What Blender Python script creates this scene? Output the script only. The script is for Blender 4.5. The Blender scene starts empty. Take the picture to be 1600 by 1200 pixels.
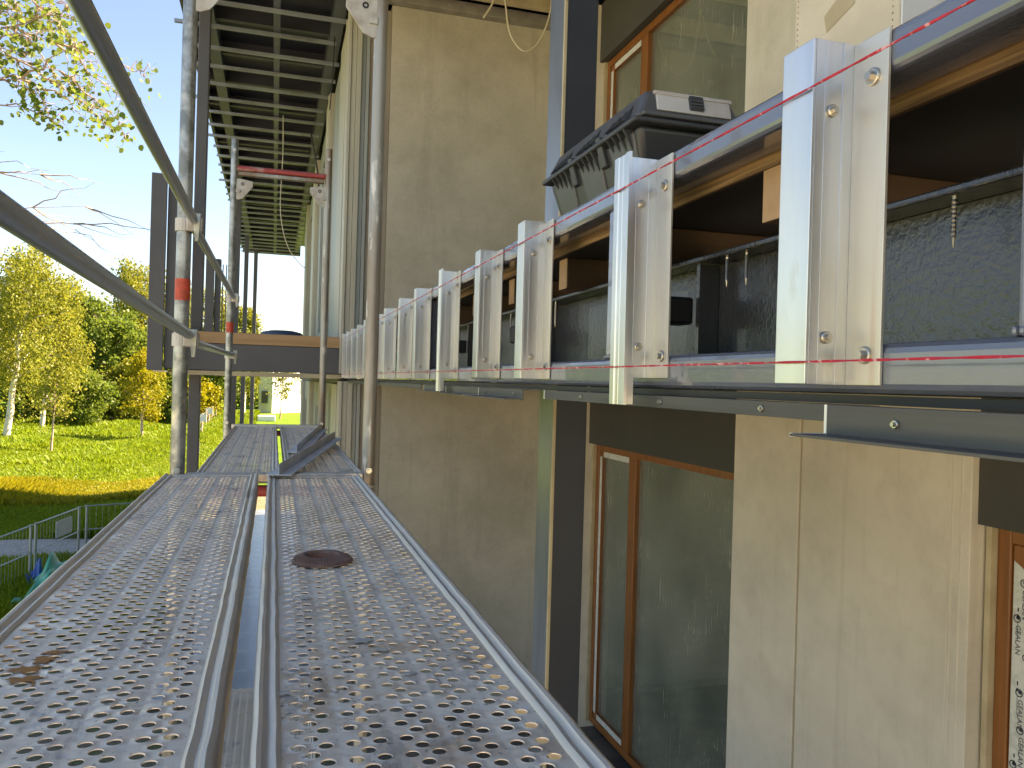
import bpy, math, random
import numpy as np
from mathutils import Vector, Matrix
R = math.radians
random.seed(7); rng = np.random.default_rng(7)
sc = bpy.context.scene
C = sc.collection

# ------------------------------------------------------------------ camera, sky, sun, exposure
EYE = 3.3                                   # metres from the field to the eye; all z below are measured from the eye
YAW, ROLL = math.atan(372/1250), 0.029
cam = bpy.data.cameras.new('camera'); cam.sensor_width = 36; cam.lens = 36*1250/1600
cam.clip_start = .02; cam.clip_end = 3000
co = bpy.data.objects.new('camera', cam); C.objects.link(co)
fwd = Vector((math.sin(YAW), math.cos(YAW), 0)); rgt = Vector((math.cos(YAW), -math.sin(YAW), 0)); upv = Vector((0, 0, 1))
cr = (rgt*math.cos(ROLL) + upv*math.sin(ROLL)); cu = (upv*math.cos(ROLL) - rgt*math.sin(ROLL))
mw = Matrix((( cr.x, cu.x, -fwd.x, 0), (cr.y, cu.y, -fwd.y, 0), (cr.z, cu.z, -fwd.z, EYE), (0, 0, 0, 1)))
co.matrix_world = mw
sc.camera = co

SUN_EL = R(43); LIGHT = Vector((-1, -.20, 0)).normalized()       # where the light travels, seen from above
w = bpy.data.worlds.new('World'); sc.world = w; w.use_nodes = True
nt = w.node_tree; bg = nt.nodes['Background']
sky = nt.nodes.new('ShaderNodeTexSky'); sky.sky_type = 'NISHITA'; sky.sun_disc = False
sky.sun_elevation = SUN_EL
sky.sun_rotation = math.atan2(-LIGHT.x, -LIGHT.y)
sky.air_density = 1.0; sky.dust_density = .35; sky.ozone_density = 2.3
nt.links.new(sky.outputs[0], bg.inputs[0]); bg.inputs[1].default_value = .051
sl = bpy.data.lights.new('sun', 'SUN'); sl.energy = 5.0; sl.angle = R(.53); sl.color = (1, .86, .64)
so = bpy.data.objects.new('sun', sl); C.objects.link(so)
d = Vector((LIGHT.x*math.cos(SUN_EL), LIGHT.y*math.cos(SUN_EL), -math.sin(SUN_EL)))
so.rotation_euler = d.to_track_quat('-Z', 'Y').to_euler(); so.location = (20, -6, 20)
sc.view_settings.view_transform = 'Standard'; sc.view_settings.look = 'None'
sc.view_settings.exposure = 2.6; sc.view_settings.gamma = 1
sc.view_settings.use_white_balance = True; sc.view_settings.white_balance_temperature = 7600; sc.view_settings.white_balance_tint = 16
sc.render.engine = 'CYCLES'
sc.cycles.use_denoising = True
sc.cycles.max_bounces = 10; sc.cycles.diffuse_bounces = 5; sc.cycles.glossy_bounces = 5; sc.cycles.transparent_max_bounces = 16
sc.cycles.caustics_reflective = False; sc.cycles.caustics_refractive = False

# ------------------------------------------------------------------ mesh helpers
class MB:
    def __init__(s): s.v = []; s.f = []; s.mi = []
    def add(s, vs, fs, m=0):
        o = len(s.v); s.v += [tuple(p) for p in vs]; s.f += [tuple(i+o for i in f) for f in fs]; s.mi += [m]*len(fs); return s
    def box(s, x0, x1, y0, y1, z0, z1, m=0):
        return s.add([(x0,y0,z0),(x1,y0,z0),(x1,y1,z0),(x0,y1,z0),(x0,y0,z1),(x1,y0,z1),(x1,y1,z1),(x0,y1,z1)],
                     [(0,3,2,1),(4,5,6,7),(0,1,5,4),(1,2,6,5),(2,3,7,6),(3,0,4,7)], m)
    def tube(s, pts, rad, n=12, caps=True, m=0):
        pts = [Vector(p) for p in pts]; k = len(pts)
        if not hasattr(rad, '__len__'): rad = [rad]*k
        vs = []; fs = []; a0 = None
        for i, p in enumerate(pts):
            t = (pts[min(i+1, k-1)] - pts[max(i-1, 0)]).normalized()
            if a0 is None:
                a0 = t.orthogonal().normalized()
            a = (a0 - t*a0.dot(t)).normalized(); a0 = a; b = t.cross(a)
            for j in range(n):
                th = 2*math.pi*j/n; vs.append(p + (a*math.cos(th) + b*math.sin(th))*rad[i])
        for i in range(k-1):
            for j in range(n):
                fs.append((i*n+j, i*n+(j+1)%n, (i+1)*n+(j+1)%n, (i+1)*n+j))
        if caps: fs += [tuple(range(n))[::-1], tuple(range((k-1)*n, k*n))]
        return s.add(vs, fs, m)
    def prism(s, prof, axis, a, b, m=0):
        """closed profile of 2D points; axis x: (y,z), y: (x,z), z: (x,y); extruded from a to b"""
        n = len(prof)
        mk = {'x': lambda p, t: (t, p[0], p[1]), 'y': lambda p, t: (p[0], t, p[1]), 'z': lambda p, t: (p[0], p[1], t)}[axis]
        vs = [mk(p, a) for p in prof] + [mk(p, b) for p in prof]
        fs = [(i, (i+1)%n, n+(i+1)%n, n+i) for i in range(n)] + [tuple(range(n))[::-1], tuple(range(n, 2*n))]
        return s.add(vs, fs, m)
    def hexa(s, lo, hi, m=0):
        return s.add(list(lo)+list(hi), [(0,3,2,1),(4,5,6,7),(0,1,5,4),(1,2,6,5),(2,3,7,6),(3,0,4,7)], m)
    def lathe(s, c, prof, n=32, axis='z', m=0):
        vs = []; k = len(prof)
        for j in range(n):
            th = 2*math.pi*j/n
            for r, h in prof:
                p = (r*math.cos(th), r*math.sin(th), h)
                if axis == 'x': p = (p[2], p[0], p[1])
                if axis == 'y': p = (p[0], p[2], p[1])
                vs.append((c[0]+p[0], c[1]+p[1], c[2]+p[2]))
        fs = [(j*k+i, ((j+1)%n)*k+i, ((j+1)%n)*k+i+1, j*k+i+1) for j in range(n) for i in range(k-1)]
        return s.add(vs, fs, m)

def fixnorm(me):
    import bmesh
    bm = bmesh.new(); bm.from_mesh(me); bmesh.ops.recalc_face_normals(bm, faces=bm.faces); bm.to_mesh(me); bm.free()

def obj(name, mb, mats, parent=None, bevel=0, smooth=False, seg=2, recalc=True):
    me = bpy.data.meshes.new(name)
    me.from_pydata([(x, y, z+EYE) for x, y, z in mb.v], [], mb.f)
    if not isinstance(mats, (list, tuple)): mats = [mats]
    for m in mats: me.materials.append(m)
    if len(mats) > 1: me.polygons.foreach_set('material_index', mb.mi)
    if recalc: fixnorm(me)
    if smooth:
        me.polygons.foreach_set('use_smooth', [True]*len(me.polygons)); me.set_sharp_from_angle(angle=R(38))
    o = bpy.data.objects.new(name, me); C.objects.link(o)
    if parent:
        o.parent = parent; o.matrix_parent_inverse = Matrix.Translation(-Vector(parent.location))
        if parent.parent:
            o.matrix_parent_inverse = Matrix.Identity(4)
            o.matrix_parent_inverse = parent_world(parent).inverted()
    if bevel:
        b = o.modifiers.new('bevel', 'BEVEL'); b.width = bevel; b.segments = seg; b.limit_method = 'ANGLE'; b.angle_limit = R(40)
        b.harden_normals = False
    return o

def parent_world(o):
    m = o.matrix_basis.copy()
    if o.parent: m = parent_world(o.parent) @ o.matrix_parent_inverse @ m
    return m

def tag(o, label, cat, group=None, kind=None):
    if label: o['label'] = label
    if cat: o['category'] = cat
    if group: o['group'] = group
    if kind: o['kind'] = kind
    return o

def thing(name, label, cat, loc, group=None):
    o = bpy.data.objects.new(name, None); C.objects.link(o)
    o.empty_display_size = .1; o.location = (loc[0], loc[1], loc[2]+EYE)
    return tag(o, label, cat, group)

def copy_tree(o, parent=None, delta=None):
    c = o.copy(); C.objects.link(c)
    if parent:
        inv = o.matrix_parent_inverse.copy(); c.parent = parent; c.matrix_parent_inverse = inv
    elif delta is not None: c.location = Vector(o.location) + Vector(delta)
    for ch in list(o.children): copy_tree(ch, c)
    return c

def fast_mesh(name, verts, quads, mat, parent=None, smooth=False):
    """numpy verts (n,3) in eye-relative metres, faces (m,k)"""
    me = bpy.data.meshes.new(name); k = quads.shape[1]
    v = verts.astype(np.float32).copy(); v[:, 2] += EYE
    me.vertices.add(len(v)); me.vertices.foreach_set('co', v.ravel())
    me.loops.add(quads.size); me.loops.foreach_set('vertex_index', quads.astype(np.int32).ravel())
    me.polygons.add(len(quads)); me.polygons.foreach_set('loop_start', np.arange(0, quads.size, k, dtype=np.int32))
    for m in (mat if isinstance(mat, (list, tuple)) else [mat]): me.materials.append(m)
    me.update(calc_edges=True); me.validate()
    if smooth:
        me.polygons.foreach_set('use_smooth', np.ones(len(me.polygons), dtype=bool)); me.set_sharp_from_angle(angle=R(42))
    o = bpy.data.objects.new(name, me); C.objects.link(o)
    if parent:
        o.parent = parent; o.matrix_parent_inverse = parent_world(parent).inverted()
    return o

# ------------------------------------------------------------------ materials
def nodes(name):
    m = bpy.data.materials.new(name); m.use_nodes = True
    return m, m.node_tree, m.node_tree.nodes['Principled BSDF']

def coords(t, scale=(1, 1, 1), rand=True):
    tc = t.nodes.new('ShaderNodeTexCoord'); mp = t.nodes.new('ShaderNodeMapping')
    mp.inputs['Scale'].default_value = scale
    t.links.new(tc.outputs['Object'], mp.inputs['Vector'])
    if rand:
        oi = t.nodes.new('ShaderNodeObjectInfo'); ml = t.nodes.new('ShaderNodeMath'); ml.operation = 'MULTIPLY'; ml.inputs[1].default_value = 37
        t.links.new(oi.outputs['Random'], ml.inputs[0]); t.links.new(ml.outputs[0], mp.inputs['Location'])
    return mp.outputs[0]

def noise(t, vec, scale, detail=4, rough=.55):
    n = t.nodes.new('ShaderNodeTexNoise'); n.inputs['Scale'].default_value = scale; n.inputs['Detail'].default_value = detail
    n.inputs['Roughness'].default_value = rough; t.links.new(vec, n.inputs['Vector']); return n.outputs['Fac']

def ramp(t, fac, lo, hi, a=0., b=1.):
    r = t.nodes.new('ShaderNodeMapRange'); r.inputs['From Min'].default_value = lo; r.inputs['From Max'].default_value = hi
    r.inputs['To Min'].default_value = a; r.inputs['To Max'].default_value = b
    t.links.new(fac, r.inputs['Value']); return r.outputs[0]

def mixc(t, fac, a, b):
    m = t.nodes.new('ShaderNodeMix'); m.data_type = 'RGBA'
    if isinstance(fac, (int, float)): m.inputs['Factor'].default_value = fac
    else: t.links.new(fac, m.inputs['Factor'])
    for i, c in ((6, a), (7, b)):
        if isinstance(c, tuple): m.inputs[i].default_value = (*c, 1)
        else: t.links.new(c, m.inputs[i])
    return m.outputs[2]

def mul(t, a, b):
    m = t.nodes.new('ShaderNodeMath'); m.operation = 'MULTIPLY'
    for i, c in ((0, a), (1, b)):
        if isinstance(c, (int, float)): m.inputs[i].default_value = c
        else: t.links.new(c, m.inputs[i])
    return m.outputs[0]

def bump(t, b, h, strength, dist):
    n = t.nodes.new('ShaderNodeBump'); n.inputs['Strength'].default_value = strength; n.inputs['Distance'].default_value = dist
    t.links.new(h, n.inputs['Height']); t.links.new(n.outputs[0], b.inputs['Normal']); return n

def M(name, base, rough=.5, metal=0., c2=None, sc2=4., lo=.4, hi=.65, stretch=(1, 1, 1), c3=None, sc3=20., lo3=.6, hi3=.7, st3=None,
      bs=None, bstr=.2, bdist=.002, bst=None, rvar=.0, spec=.5, coat=0., rand=True):
    m, t, b = nodes(name)
    v = coords(t, stretch, rand)
    col = base
    if c2:
        f = ramp(t, noise(t, v, sc2, 6, .6), lo, hi); col = mixc(t, f, base, c2)
    if c3:
        f3 = ramp(t, noise(t, coords(t, st3 or stretch, rand), sc3, 5, .6), lo3, hi3); col = mixc(t, f3, col, c3)
    if isinstance(col, tuple): b.inputs['Base Color'].default_value = (*col, 1)
    else: t.links.new(col, b.inputs['Base Color'])
    b.inputs['Metallic'].default_value = metal; b.inputs['Roughness'].default_value = rough
    b.inputs['Specular IOR Level'].default_value = spec; b.inputs['Coat Weight'].default_value = coat
    if rvar:
        t.links.new(ramp(t, noise(t, v, sc2*2.3, 5), .3, .7, rough-rvar, rough+rvar), b.inputs['Roughness'])
    if bs: bump(t, b, noise(t, coords(t, bst or (1, 1, 1), rand), bs, 3), bstr, bdist)
    return m

mt = {}
mt['alu'] = M('mill_aluminium', (.80, .80, .79), .40, 1., (.66, .66, .66), 9, .35, .7, (1, 1, .12), c3=(.62, .58, .50), sc3=14, lo3=.58, hi3=.72, st3=(1, 1, .35), bs=120, bstr=.10, bdist=.001, bst=(1, 1, .02), rvar=.09)
mt['alu_web'] = M('aluminium_brushed', (.70, .71, .72), .36, 1., (.60, .60, .61), 40, .35, .7, (1, 1, .02), c3=(.54, .53, .50), sc3=8, lo3=.55, hi3=.75, st3=(1, 1, .3), bs=160, bstr=.10, bdist=.001, bst=(1, 1, .015), rvar=.08)
mt['alu_long'] = M('aluminium_rail', (.125, .122, .115), .55, .5, (.095, .094, .09), 30, .35, .7, (1, .02, 1), bs=140, bstr=.1, bdist=.001, bst=(1, .015, 1), rvar=.08)
mt['flange'] = M('dull_flange_aluminium', (.70, .66, .57), .42, .75, (.56, .54, .50), 12, .45, .62, (1, 1, .15), c3=(.62, .50, .40), sc3=9, lo3=.6, hi3=.72, st3=(1, 3, .12), bs=90, bstr=.12, bdist=.001, bst=(1, 1, .1))
mt['alu_cut'] = M('aluminium_cut_edge', (.88, .87, .83), .5, .6)
mt['residue'] = M('sealant_residue', (.80, .76, .66), .7, 0, (.68, .62, .5), 40, .4, .6, (1, 1, .2))
mt['galv'] = M('galvanised_tube', (.40, .41, .40), .42, .8, (.20, .21, .20), 14, .42, .58, c3=(.58, .54, .46), sc3=9, lo3=.6, hi3=.72, bs=60, bstr=.15, bdist=.001, rvar=.1)
mt['rail'] = M('guardrail_galvanised', (.33, .355, .40), .33, .8, (.26, .28, .32), 5, .4, .62, (1, .15, 1), c3=(.42, .41, .40), sc3=30, lo3=.64, hi3=.72, st3=(1, .3, 1), bs=50, bstr=.08, bdist=.001)
mt['galv_rust'] = M('weathered_tube', (.35, .345, .32), .5, .6, (.24, .175, .12), 6, .45, .62, (1, 1, .25), c3=(.62, .60, .56), sc3=22, lo3=.6, hi3=.68, bs=60, bstr=.15, bdist=.001)
mt['gusset'] = M('cast_gusset', (.50, .49, .46), .6, .4, (.38, .34, .30), 16, .45, .65, bs=50, bstr=.3, bdist=.001)
mt['redpaint'] = M('red_paint_worn', (.36, .06, .06), .55, 0, (.45, .40, .38), 10, .52, .66, (.4, 1, 1))
mt['redtape'] = M('red_tape', (.58, .07, .04), .55, 0, (.40, .06, .03), 30, .4, .6)
mt['steel'] = M('grey_painted_steel', (.105, .12, .16), .24, 0, (.12, .135, .175), 3, .4, .6, bs=150, bstr=.30, bdist=.0016, spec=1., coat=.8, c3=(.16, .17, .18), sc3=260, lo3=.72, hi3=.76)
mt['steel_matt'] = M('grey_matt_steel', (.072, .074, .084), .5, 0, (.085, .088, .098), 2, .4, .6)
mt['steel_black'] = M('dark_glossy_paint', (.035, .037, .042), .24, 0, bs=95, bstr=.6, bdist=.003, c3=(.045, .045, .045), sc3=6, lo3=.62, hi3=.75, spec=.7, coat=.15)
mt['lintel'] = M('dark_lintel_panel', (.050, .050, .044), .8, 0, (.062, .060, .052), 2, .4, .7)
mt['colface'] = M('column_paint', (.022, .028, .042), .5, 0, (.028, .035, .05), 3, .4, .7, bs=200, bstr=.1, bdist=.0005)
mt['colstrip'] = M('column_side_sheen', (.28, .31, .36), .30, .6, (.20, .22, .25), 5, .45, .65, (1, 1, .3))  # pale bluish base paints in the sky's sheen on this side
mt['wood'] = M('timber', (.44, .25, .11), .7, 0, (.30, .15, .055), 7, .35, .65, (.12, 1.6, 1.6), c3=(.22, .11, .045), sc3=5, lo3=.66, hi3=.74, bs=60, bstr=.2, bdist=.001, bst=(.1, 1, 1))
mt['wood_y'] = M('timber_edge', (.46, .30, .16), .7, 0, (.35, .21, .10), 9, .35, .65, (.1, 1.6, 1.6), bs=60, bstr=.2, bdist=.001, bst=(.1, 1, 1))
mt['ply'] = M('plywood', (.30, .19, .085), .75, 0, (.13, .075, .032), 90, .42, .58, (.02, .02, 1))
mt['ply_shade'] = M('plywood_cavity_shade', (.012, .010, .009), .7)  # near-black base puts the cavity's shade into the plywood colour
mt['wood_shade'] = M('timber_cavity_shade', (.085, .05, .026), .75, 0, (.05, .03, .016), 7, .35, .65, (.12, 1.6, 1.6), bs=60, bstr=.2, bdist=.001, bst=(.1, 1, 1))  # timber darkened to paint in the shade behind the beam
mt['plastic'] = M('dark_grey_plastic', (.032, .035, .038), .42, 0, (.045, .047, .05), 6, .4, .7, bs=500, bstr=.15, bdist=.0004)
mt['plastic_lid'] = M('grey_plastic_lid', (.062, .066, .072), .40, 0, (.08, .085, .09), 6, .4, .7, bs=500, bstr=.12, bdist=.0004)
mt['clear'] = M('frosted_organiser_lid', (.50, .50, .49), .22, 0, (.42, .38, .36), 8, .4, .6)
mt['oak'] = M('golden_oak_foil', (.27, .10, .026), .38, 0, (.18, .064, .014), 10, .35, .65, (3, 3, .15))
mt['film'] = M('protective_film', (.62, .64, .60), .4, 0, (.5, .52, .48), 20, .45, .6)
mt['print'] = M('film_print', (.03, .035, .05), .6)
mt['string'] = M('red_string', (.55, .03, .06), .6, 0, (.80, .42, .42), 60, .56, .60, rand=False)
mt['wire'] = M('cream_wire', (.62, .58, .45), .5)
mt['screw'] = M('zinc_screw', (.52, .50, .44), .35, 1)
mt['rust'] = M('rusty_steel', (.20, .115, .085), .75, .2, (.30, .18, .13), 40, .4, .65, bs=90, bstr=.4, bdist=.001)
mt['offcut'] = M('dull_aluminium', (.74, .74, .75), .5, .15, (.60, .60, .60), 6, .4, .65, rvar=.1)
mt['tarp'] = M('green_tarpaulin', (.02, .40, .24), .45, 0, (.015, .28, .17), 3, .4, .6)
mt['tarp_blue'] = M('blue_tarpaulin', (.03, .12, .42), .45, 0)
mt['bluecover'] = M('blue_grey_cover', (.06, .10, .16), .6, 0)
mt['fence'] = M('fence_galvanised', (.36, .40, .40), .45, .7)
mt['sign'] = M('white_sign', (.72, .72, .76), .5)
mt['render'] = M('cream_board', (.62, .56, .44), .8, 0, (.56, .50, .39), 6, .4, .6)
mt['render_sky'] = M('cream_board_sky_tint', (.66, .68, .72), .75)  # bluish white puts the sky light into this face's colour
mt['dots'] = M('perforation', (.32, .22, .13), .8)
mt['whitewall'] = M('white_house_render', (.80, .79, .76), .8)
mt['slat'] = M('batten_metal', (.36, .40, .48), .36, .6, (.28, .30, .34), 3, .4, .65, (1, 1, 1), rvar=.08)
mt['purlin'] = M('purlin_grey', (.10, .115, .15), .45, .3, (.085, .095, .12), 3, .4, .6)
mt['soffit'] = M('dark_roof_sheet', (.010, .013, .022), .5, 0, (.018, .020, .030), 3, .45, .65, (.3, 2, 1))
mt['trim'] = M('ceiling_trim', (.30, .29, .26), .5, .2, (.24, .23, .2), 8, .4, .6)
mt['joistc'] = M('cream_joist', (.50, .43, .28), .7, 0, (.42, .35, .22), 5, .4, .6)
mt['clad_a'] = M('cladding_cream', (.47, .46, .39), .5, .1, (.41, .40, .34), 4, .4, .6, (1, 1, .2))
mt['clad_b'] = M('cladding_grey', (.33, .36, .35), .45, .2, (.28, .30, .30), 4, .4, .6, (1, 1, .2))
mt['clad_c'] = M('cladding_brown', (.30, .26, .21), .6, .1, (.25, .21, .17), 4, .4, .6, (1, 1, .2))
mt['darkglass'] = M('far_window_glass', (.03, .035, .04), .08)
mt['reddish'] = M('red_mark', (.40, .07, .03), .6)
mt['apron'] = M('wet_membrane', (.14, .15, .17), .16, 0, (.10, .11, .12), 1.2, .4, .6, c3=(.24, .24, .23), sc3=3, lo3=.55, hi3=.7, bs=3, bstr=.2, bdist=.01)
mt['floor'] = M('terrace_floor', (.17, .15, .125), .55, 0, (.08, .075, .07), 2.4, .42, .6, c3=(.30, .28, .25), sc3=11, lo3=.6, hi3=.72)
mt['black'] = M('black_block', (.012, .013, .015), .5)
mt['blackfoot'] = M('rubber_foot', (.03, .03, .03), .8)
mt['roofside'] = M('roof_edge', (.035, .038, .05), .45)
mt['inner'] = M('interior_wall', (.30, .29, .26), .9)

def concrete():
    m, t, b = nodes('cast_concrete')
    v = coords(t, (1, 1, 1)); vs = coords(t, (1.2, 1.2, .12))
    c = mixc(t, ramp(t, noise(t, v, .9, 7, .62), .36, .66), (.52, .49, .415), (.42, .395, .33))
    c = mixc(t, mul(t, ramp(t, noise(t, v, 2.2, 10, .68), .42, .74), .60), c, (.29, .265, .205))
    c = mixc(t, mul(t, ramp(t, noise(t, vs, 5, 5, .6), .56, .74), .35), c, (.25, .22, .17))
    c = mixc(t, mul(t, ramp(t, noise(t, v, 60, 3, .6), .62, .70), .35), c, (.20, .18, .14))
    c = mixc(t, mul(t, ramp(t, noise(t, v, 11, 5, .7), .60, .74), .30), c, (.56, .52, .44))
    c = mixc(t, mul(t, ramp(t, noise(t, v, 14, 8, .8), .52, .72), .35), c, (.27, .25, .20))
    t.links.new(c, b.inputs['Base Color']); b.inputs['Roughness'].default_value = .78
    bump(t, b, noise(t, v, 24, 8, .7), .25, .004)
    return m
mt['concrete'] = concrete()
def concrete_pier():
    m, t, b = nodes('panel_concrete')
    v = coords(t, (1, 1, 1)); vs = coords(t, (1.5, 1.5, .07))
    c = mixc(t, ramp(t, noise(t, v, 1.3, 7, .6), .36, .66), (.67, .615, .515), (.575, .525, .435))
    c = mixc(t, mul(t, ramp(t, noise(t, vs, 6, 6, .65), .57, .74), .28), c, (.30, .26, .19))
    c = mixc(t, mul(t, ramp(t, noise(t, v, 3.2, 10, .72), .46, .76), .35), c, (.27, .24, .185))
    c = mixc(t, mul(t, ramp(t, noise(t, v, 9, 5, .7), .58, .75), .3), c, (.58, .54, .46))
    t.links.new(c, b.inputs['Base Color']); b.inputs['Roughness'].default_value = .8
    bump(t, b, noise(t, v, 30, 8, .7), .2, .003)
    return m
mt['pier'] = concrete_pier()

def deck_mat():
    m, t, b = nodes('dusty_galvanised_deck')
    v = coords(t, (1, 1, 1)); vl = coords(t, (1, .3, 1))
    d0 = noise(t, v, 9, 9, .72)
    c = mixc(t, ramp(t, d0, .40, .60), (.80, .67, .53), (.87, .73, .56))
    c = mixc(t, mul(t, ramp(t, noise(t, v, 42, 6, .75), .53, .64), .75), c, (.80, .74, .65))
    c = mixc(t, mul(t, ramp(t, noise(t, vl, 20, 6, .7), .54, .68), .7), c, (.30, .28, .26))
    c = mixc(t, mul(t, ramp(t, noise(t, v, 6.5, 4, .5), .66, .72), .7), c, (.55, .47, .20))
    c = mixc(t, mul(t, ramp(t, noise(t, v, 100, 3, .6), .64, .69), .7), c, (.17, .15, .13))
    t.links.new(c, b.inputs['Base Color'])
    t.links.new(ramp(t, d0, .40, .60, .6, .0), b.inputs['Metallic'])
    t.links.new(ramp(t, d0, .40, .60, .32, .85), b.inputs['Roughness'])
    ad = t.nodes.new('ShaderNodeMath'); ad.operation = 'ADD'; t.links.new(noise(t, v, 38, 4, .6), ad.inputs[0]); t.links.new(mul(t, noise(t, v, 170, 5, .7), .3), ad.inputs[1])
    bump(t, b, ad.outputs[0], .4, .002)
    return m
mt['deck'] = deck_mat()
mt['deckrim'] = M('deck_rim_galvanised', (.66, .60, .52), .42, .5, (.72, .62, .50), 12, .4, .62, (1, .3, 1), c3=(.34, .27, .22), sc3=9, lo3=.62, hi3=.74, bs=80, bstr=.3, bdist=.001, rvar=.1)
mt['spill_o'] = M('orange_spill', (.52, .22, .05), .85, 0, (.42, .18, .05), 60, .4, .6)
mt['spill_c'] = M('mortar_spot', (.62, .55, .45), .9, 0, (.5, .44, .36), 60, .4, .6)

def glass():
    m, t, b = nodes('dusty_window_glass')
    t.nodes.remove(b); out = t.nodes['Material Output']
    tr = t.nodes.new('ShaderNodeBsdfTransparent'); tr.inputs[0].default_value = (.72, .80, .74, 1)
    gl = t.nodes.new('ShaderNodeBsdfGlossy'); gl.inputs['Roughness'].default_value = .03; gl.inputs[0].default_value = (.95, 1, .96, 1)
    fr = t.nodes.new('ShaderNodeFresnel'); fr.inputs[0].default_value = 1.9
    mx = t.nodes.new('ShaderNodeMixShader'); t.links.new(fr.outputs[0], mx.inputs[0]); t.links.new(tr.outputs[0], mx.inputs[1]); t.links.new(gl.outputs[0], mx.inputs[2])
    df = t.nodes.new('ShaderNodeBsdfDiffuse'); df.inputs[0].default_value = (.52, .52, .44, 1)
    f = ramp(t, noise(t, coords(t, (1, 1, .045), False), 60, 5, .8), .58, .68, 0, .55)
    f2 = ramp(t, noise(t, coords(t, (1, 1, 1), False), 1.4, 5, .6), .3, .7, .10, .26)
    add = t.nodes.new('ShaderNodeMath'); add.operation = 'ADD'; t.links.new(mul(t, f, ramp(t, noise(t, coords(t, (1, 1, 1), False), 4, 5, .7), .40, .58)), add.inputs[0]); t.links.new(f2, add.inputs[1])
    m2 = t.nodes.new('ShaderNodeMixShader'); t.links.new(add.outputs[0], m2.inputs[0]); t.links.new(mx.outputs[0], m2.inputs[1]); t.links.new(df.outputs[0], m2.inputs[2])
    t.links.new(m2.outputs[0], out.inputs[0])
    return m
mt['glass'] = glass()

def leafmat(name, c1, c2, tl=.45):
    m, t, b = nodes(name); t.nodes.remove(b); out = t.nodes['Material Output']
    g = t.nodes.new('ShaderNodeNewGeometry')
    oi = t.nodes.new('ShaderNodeObjectInfo')
    v = coords(t, (1, 1, 1))
    c = mixc(t, ramp(t, noise(t, v, .55, 3), .35, .65), c1, c2)
    c = mixc(t, mul(t, g.outputs['Random Per Island'], .7), c, c2)
    df = t.nodes.new('ShaderNodeBsdfDiffuse'); ts = t.nodes.new('ShaderNodeBsdfTranslucent'); gl = t.nodes.new('ShaderNodeBsdfGlossy'); gl.inputs['Roughness'].default_value = .45
    t.links.new(c, df.inputs[0]); t.links.new(mixc(t, .35, c, (c2[0]*1.4, c2[1]*1.3, c2[2]*.6)), ts.inputs[0])
    mx = t.nodes.new('ShaderNodeMixShader'); mx.inputs[0].default_value = tl
    t.links.new(df.outputs[0], mx.inputs[1]); t.links.new(ts.outputs[0], mx.inputs[2])
    m2 = t.nodes.new('ShaderNodeMixShader'); m2.inputs[0].default_value = .015; t.links.new(mx.outputs[0], m2.inputs[1]); t.links.new(gl.outputs[0], m2.inputs[2])
    t.links.new(m2.outputs[0], out.inputs[0])
    return m
mt['leaf_birch'] = leafmat('birch_leaves', (.16, .205, .028), (.235, .24, .034))
mt['leaf_dark'] = leafmat('dark_green_leaves', (.085, .165, .035), (.125, .195, .038), .42)
mt['leaf_yellow'] = leafmat('yellow_green_leaves', (.21, .22, .014), (.27, .245, .014))
mt['leaf_mid'] = leafmat('mid_green_leaves', (.095, .165, .026), (.15, .20, .032), .45)
mt['leaf_near'] = leafmat('aspen_leaves', (.10, .175, .028), (.16, .215, .045), .5)
mt['weed'] = leafmat('weed_leaves', (.13, .22, .012), (.20, .265, .016), .45)
mt['bark_w'] = M('birch_bark', (.62, .56, .47), .8, 0, (.10, .085, .07), 3, .58, .66, (2, 2, .9))
mt['bark'] = M('brown_bark', (.20, .14, .10), .9, 0, (.12, .09, .06), 6, .4, .6, (1, 1, .3))
mt['bark_p'] = M('pinkish_bark', (.40, .29, .22), .8, 0, (.22, .15, .11), 8, .5, .65)

def ground_mat():
    m, t, b = nodes('meadow'); v = coords(t, (1, 1, 1), False)
    c = mixc(t, ramp(t, noise(t, v, .16, 6, .6), .38, .62), (.11, .22, .014), (.15, .24, .016))
    c = mixc(t, ramp(t, noise(t, v, 1.7, 6, .7), .42, .64), c, (.06, .11, .014))
    c = mixc(t, mul(t, ramp(t, noise(t, v, 7, 5, .7), .55, .7), .6), c, (.12, .115, .025))
    t.links.new(c, b.inputs['Base Color']); b.inputs['Roughness'].default_value = .95; b.inputs['Specular IOR Level'].default_value = .1
    bump(t, b, noise(t, v, 5, 8, .75), 1., .12)
    return m
mt['meadow'] = ground_mat()
mt['gravel'] = M('gravel', (.40, .37, .33), .95, 0, (.27, .25, .22), 16, .4, .62, c3=(.55, .52, .47), sc3=40, lo3=.58, hi3=.68, bs=30, bstr=.8, bdist=.03, rand=False)
mt['bounce_sand'] = M('bounce_ground', (.60, .545, .45), .95, 0, (.51, .46, .37), 2, .4, .6, bs=20, bstr=.6, bdist=.03, rand=False)  # pale base for the unseen ground added to reflect sunlight
mt['soil'] = M('bare_soil', (.16, .13, .09), .95, 0, (.10, .11, .04), 3, .42, .6, bs=14, bstr=.8, bdist=.04, rand=False)

G = -EYE                                     # ground level
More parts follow.
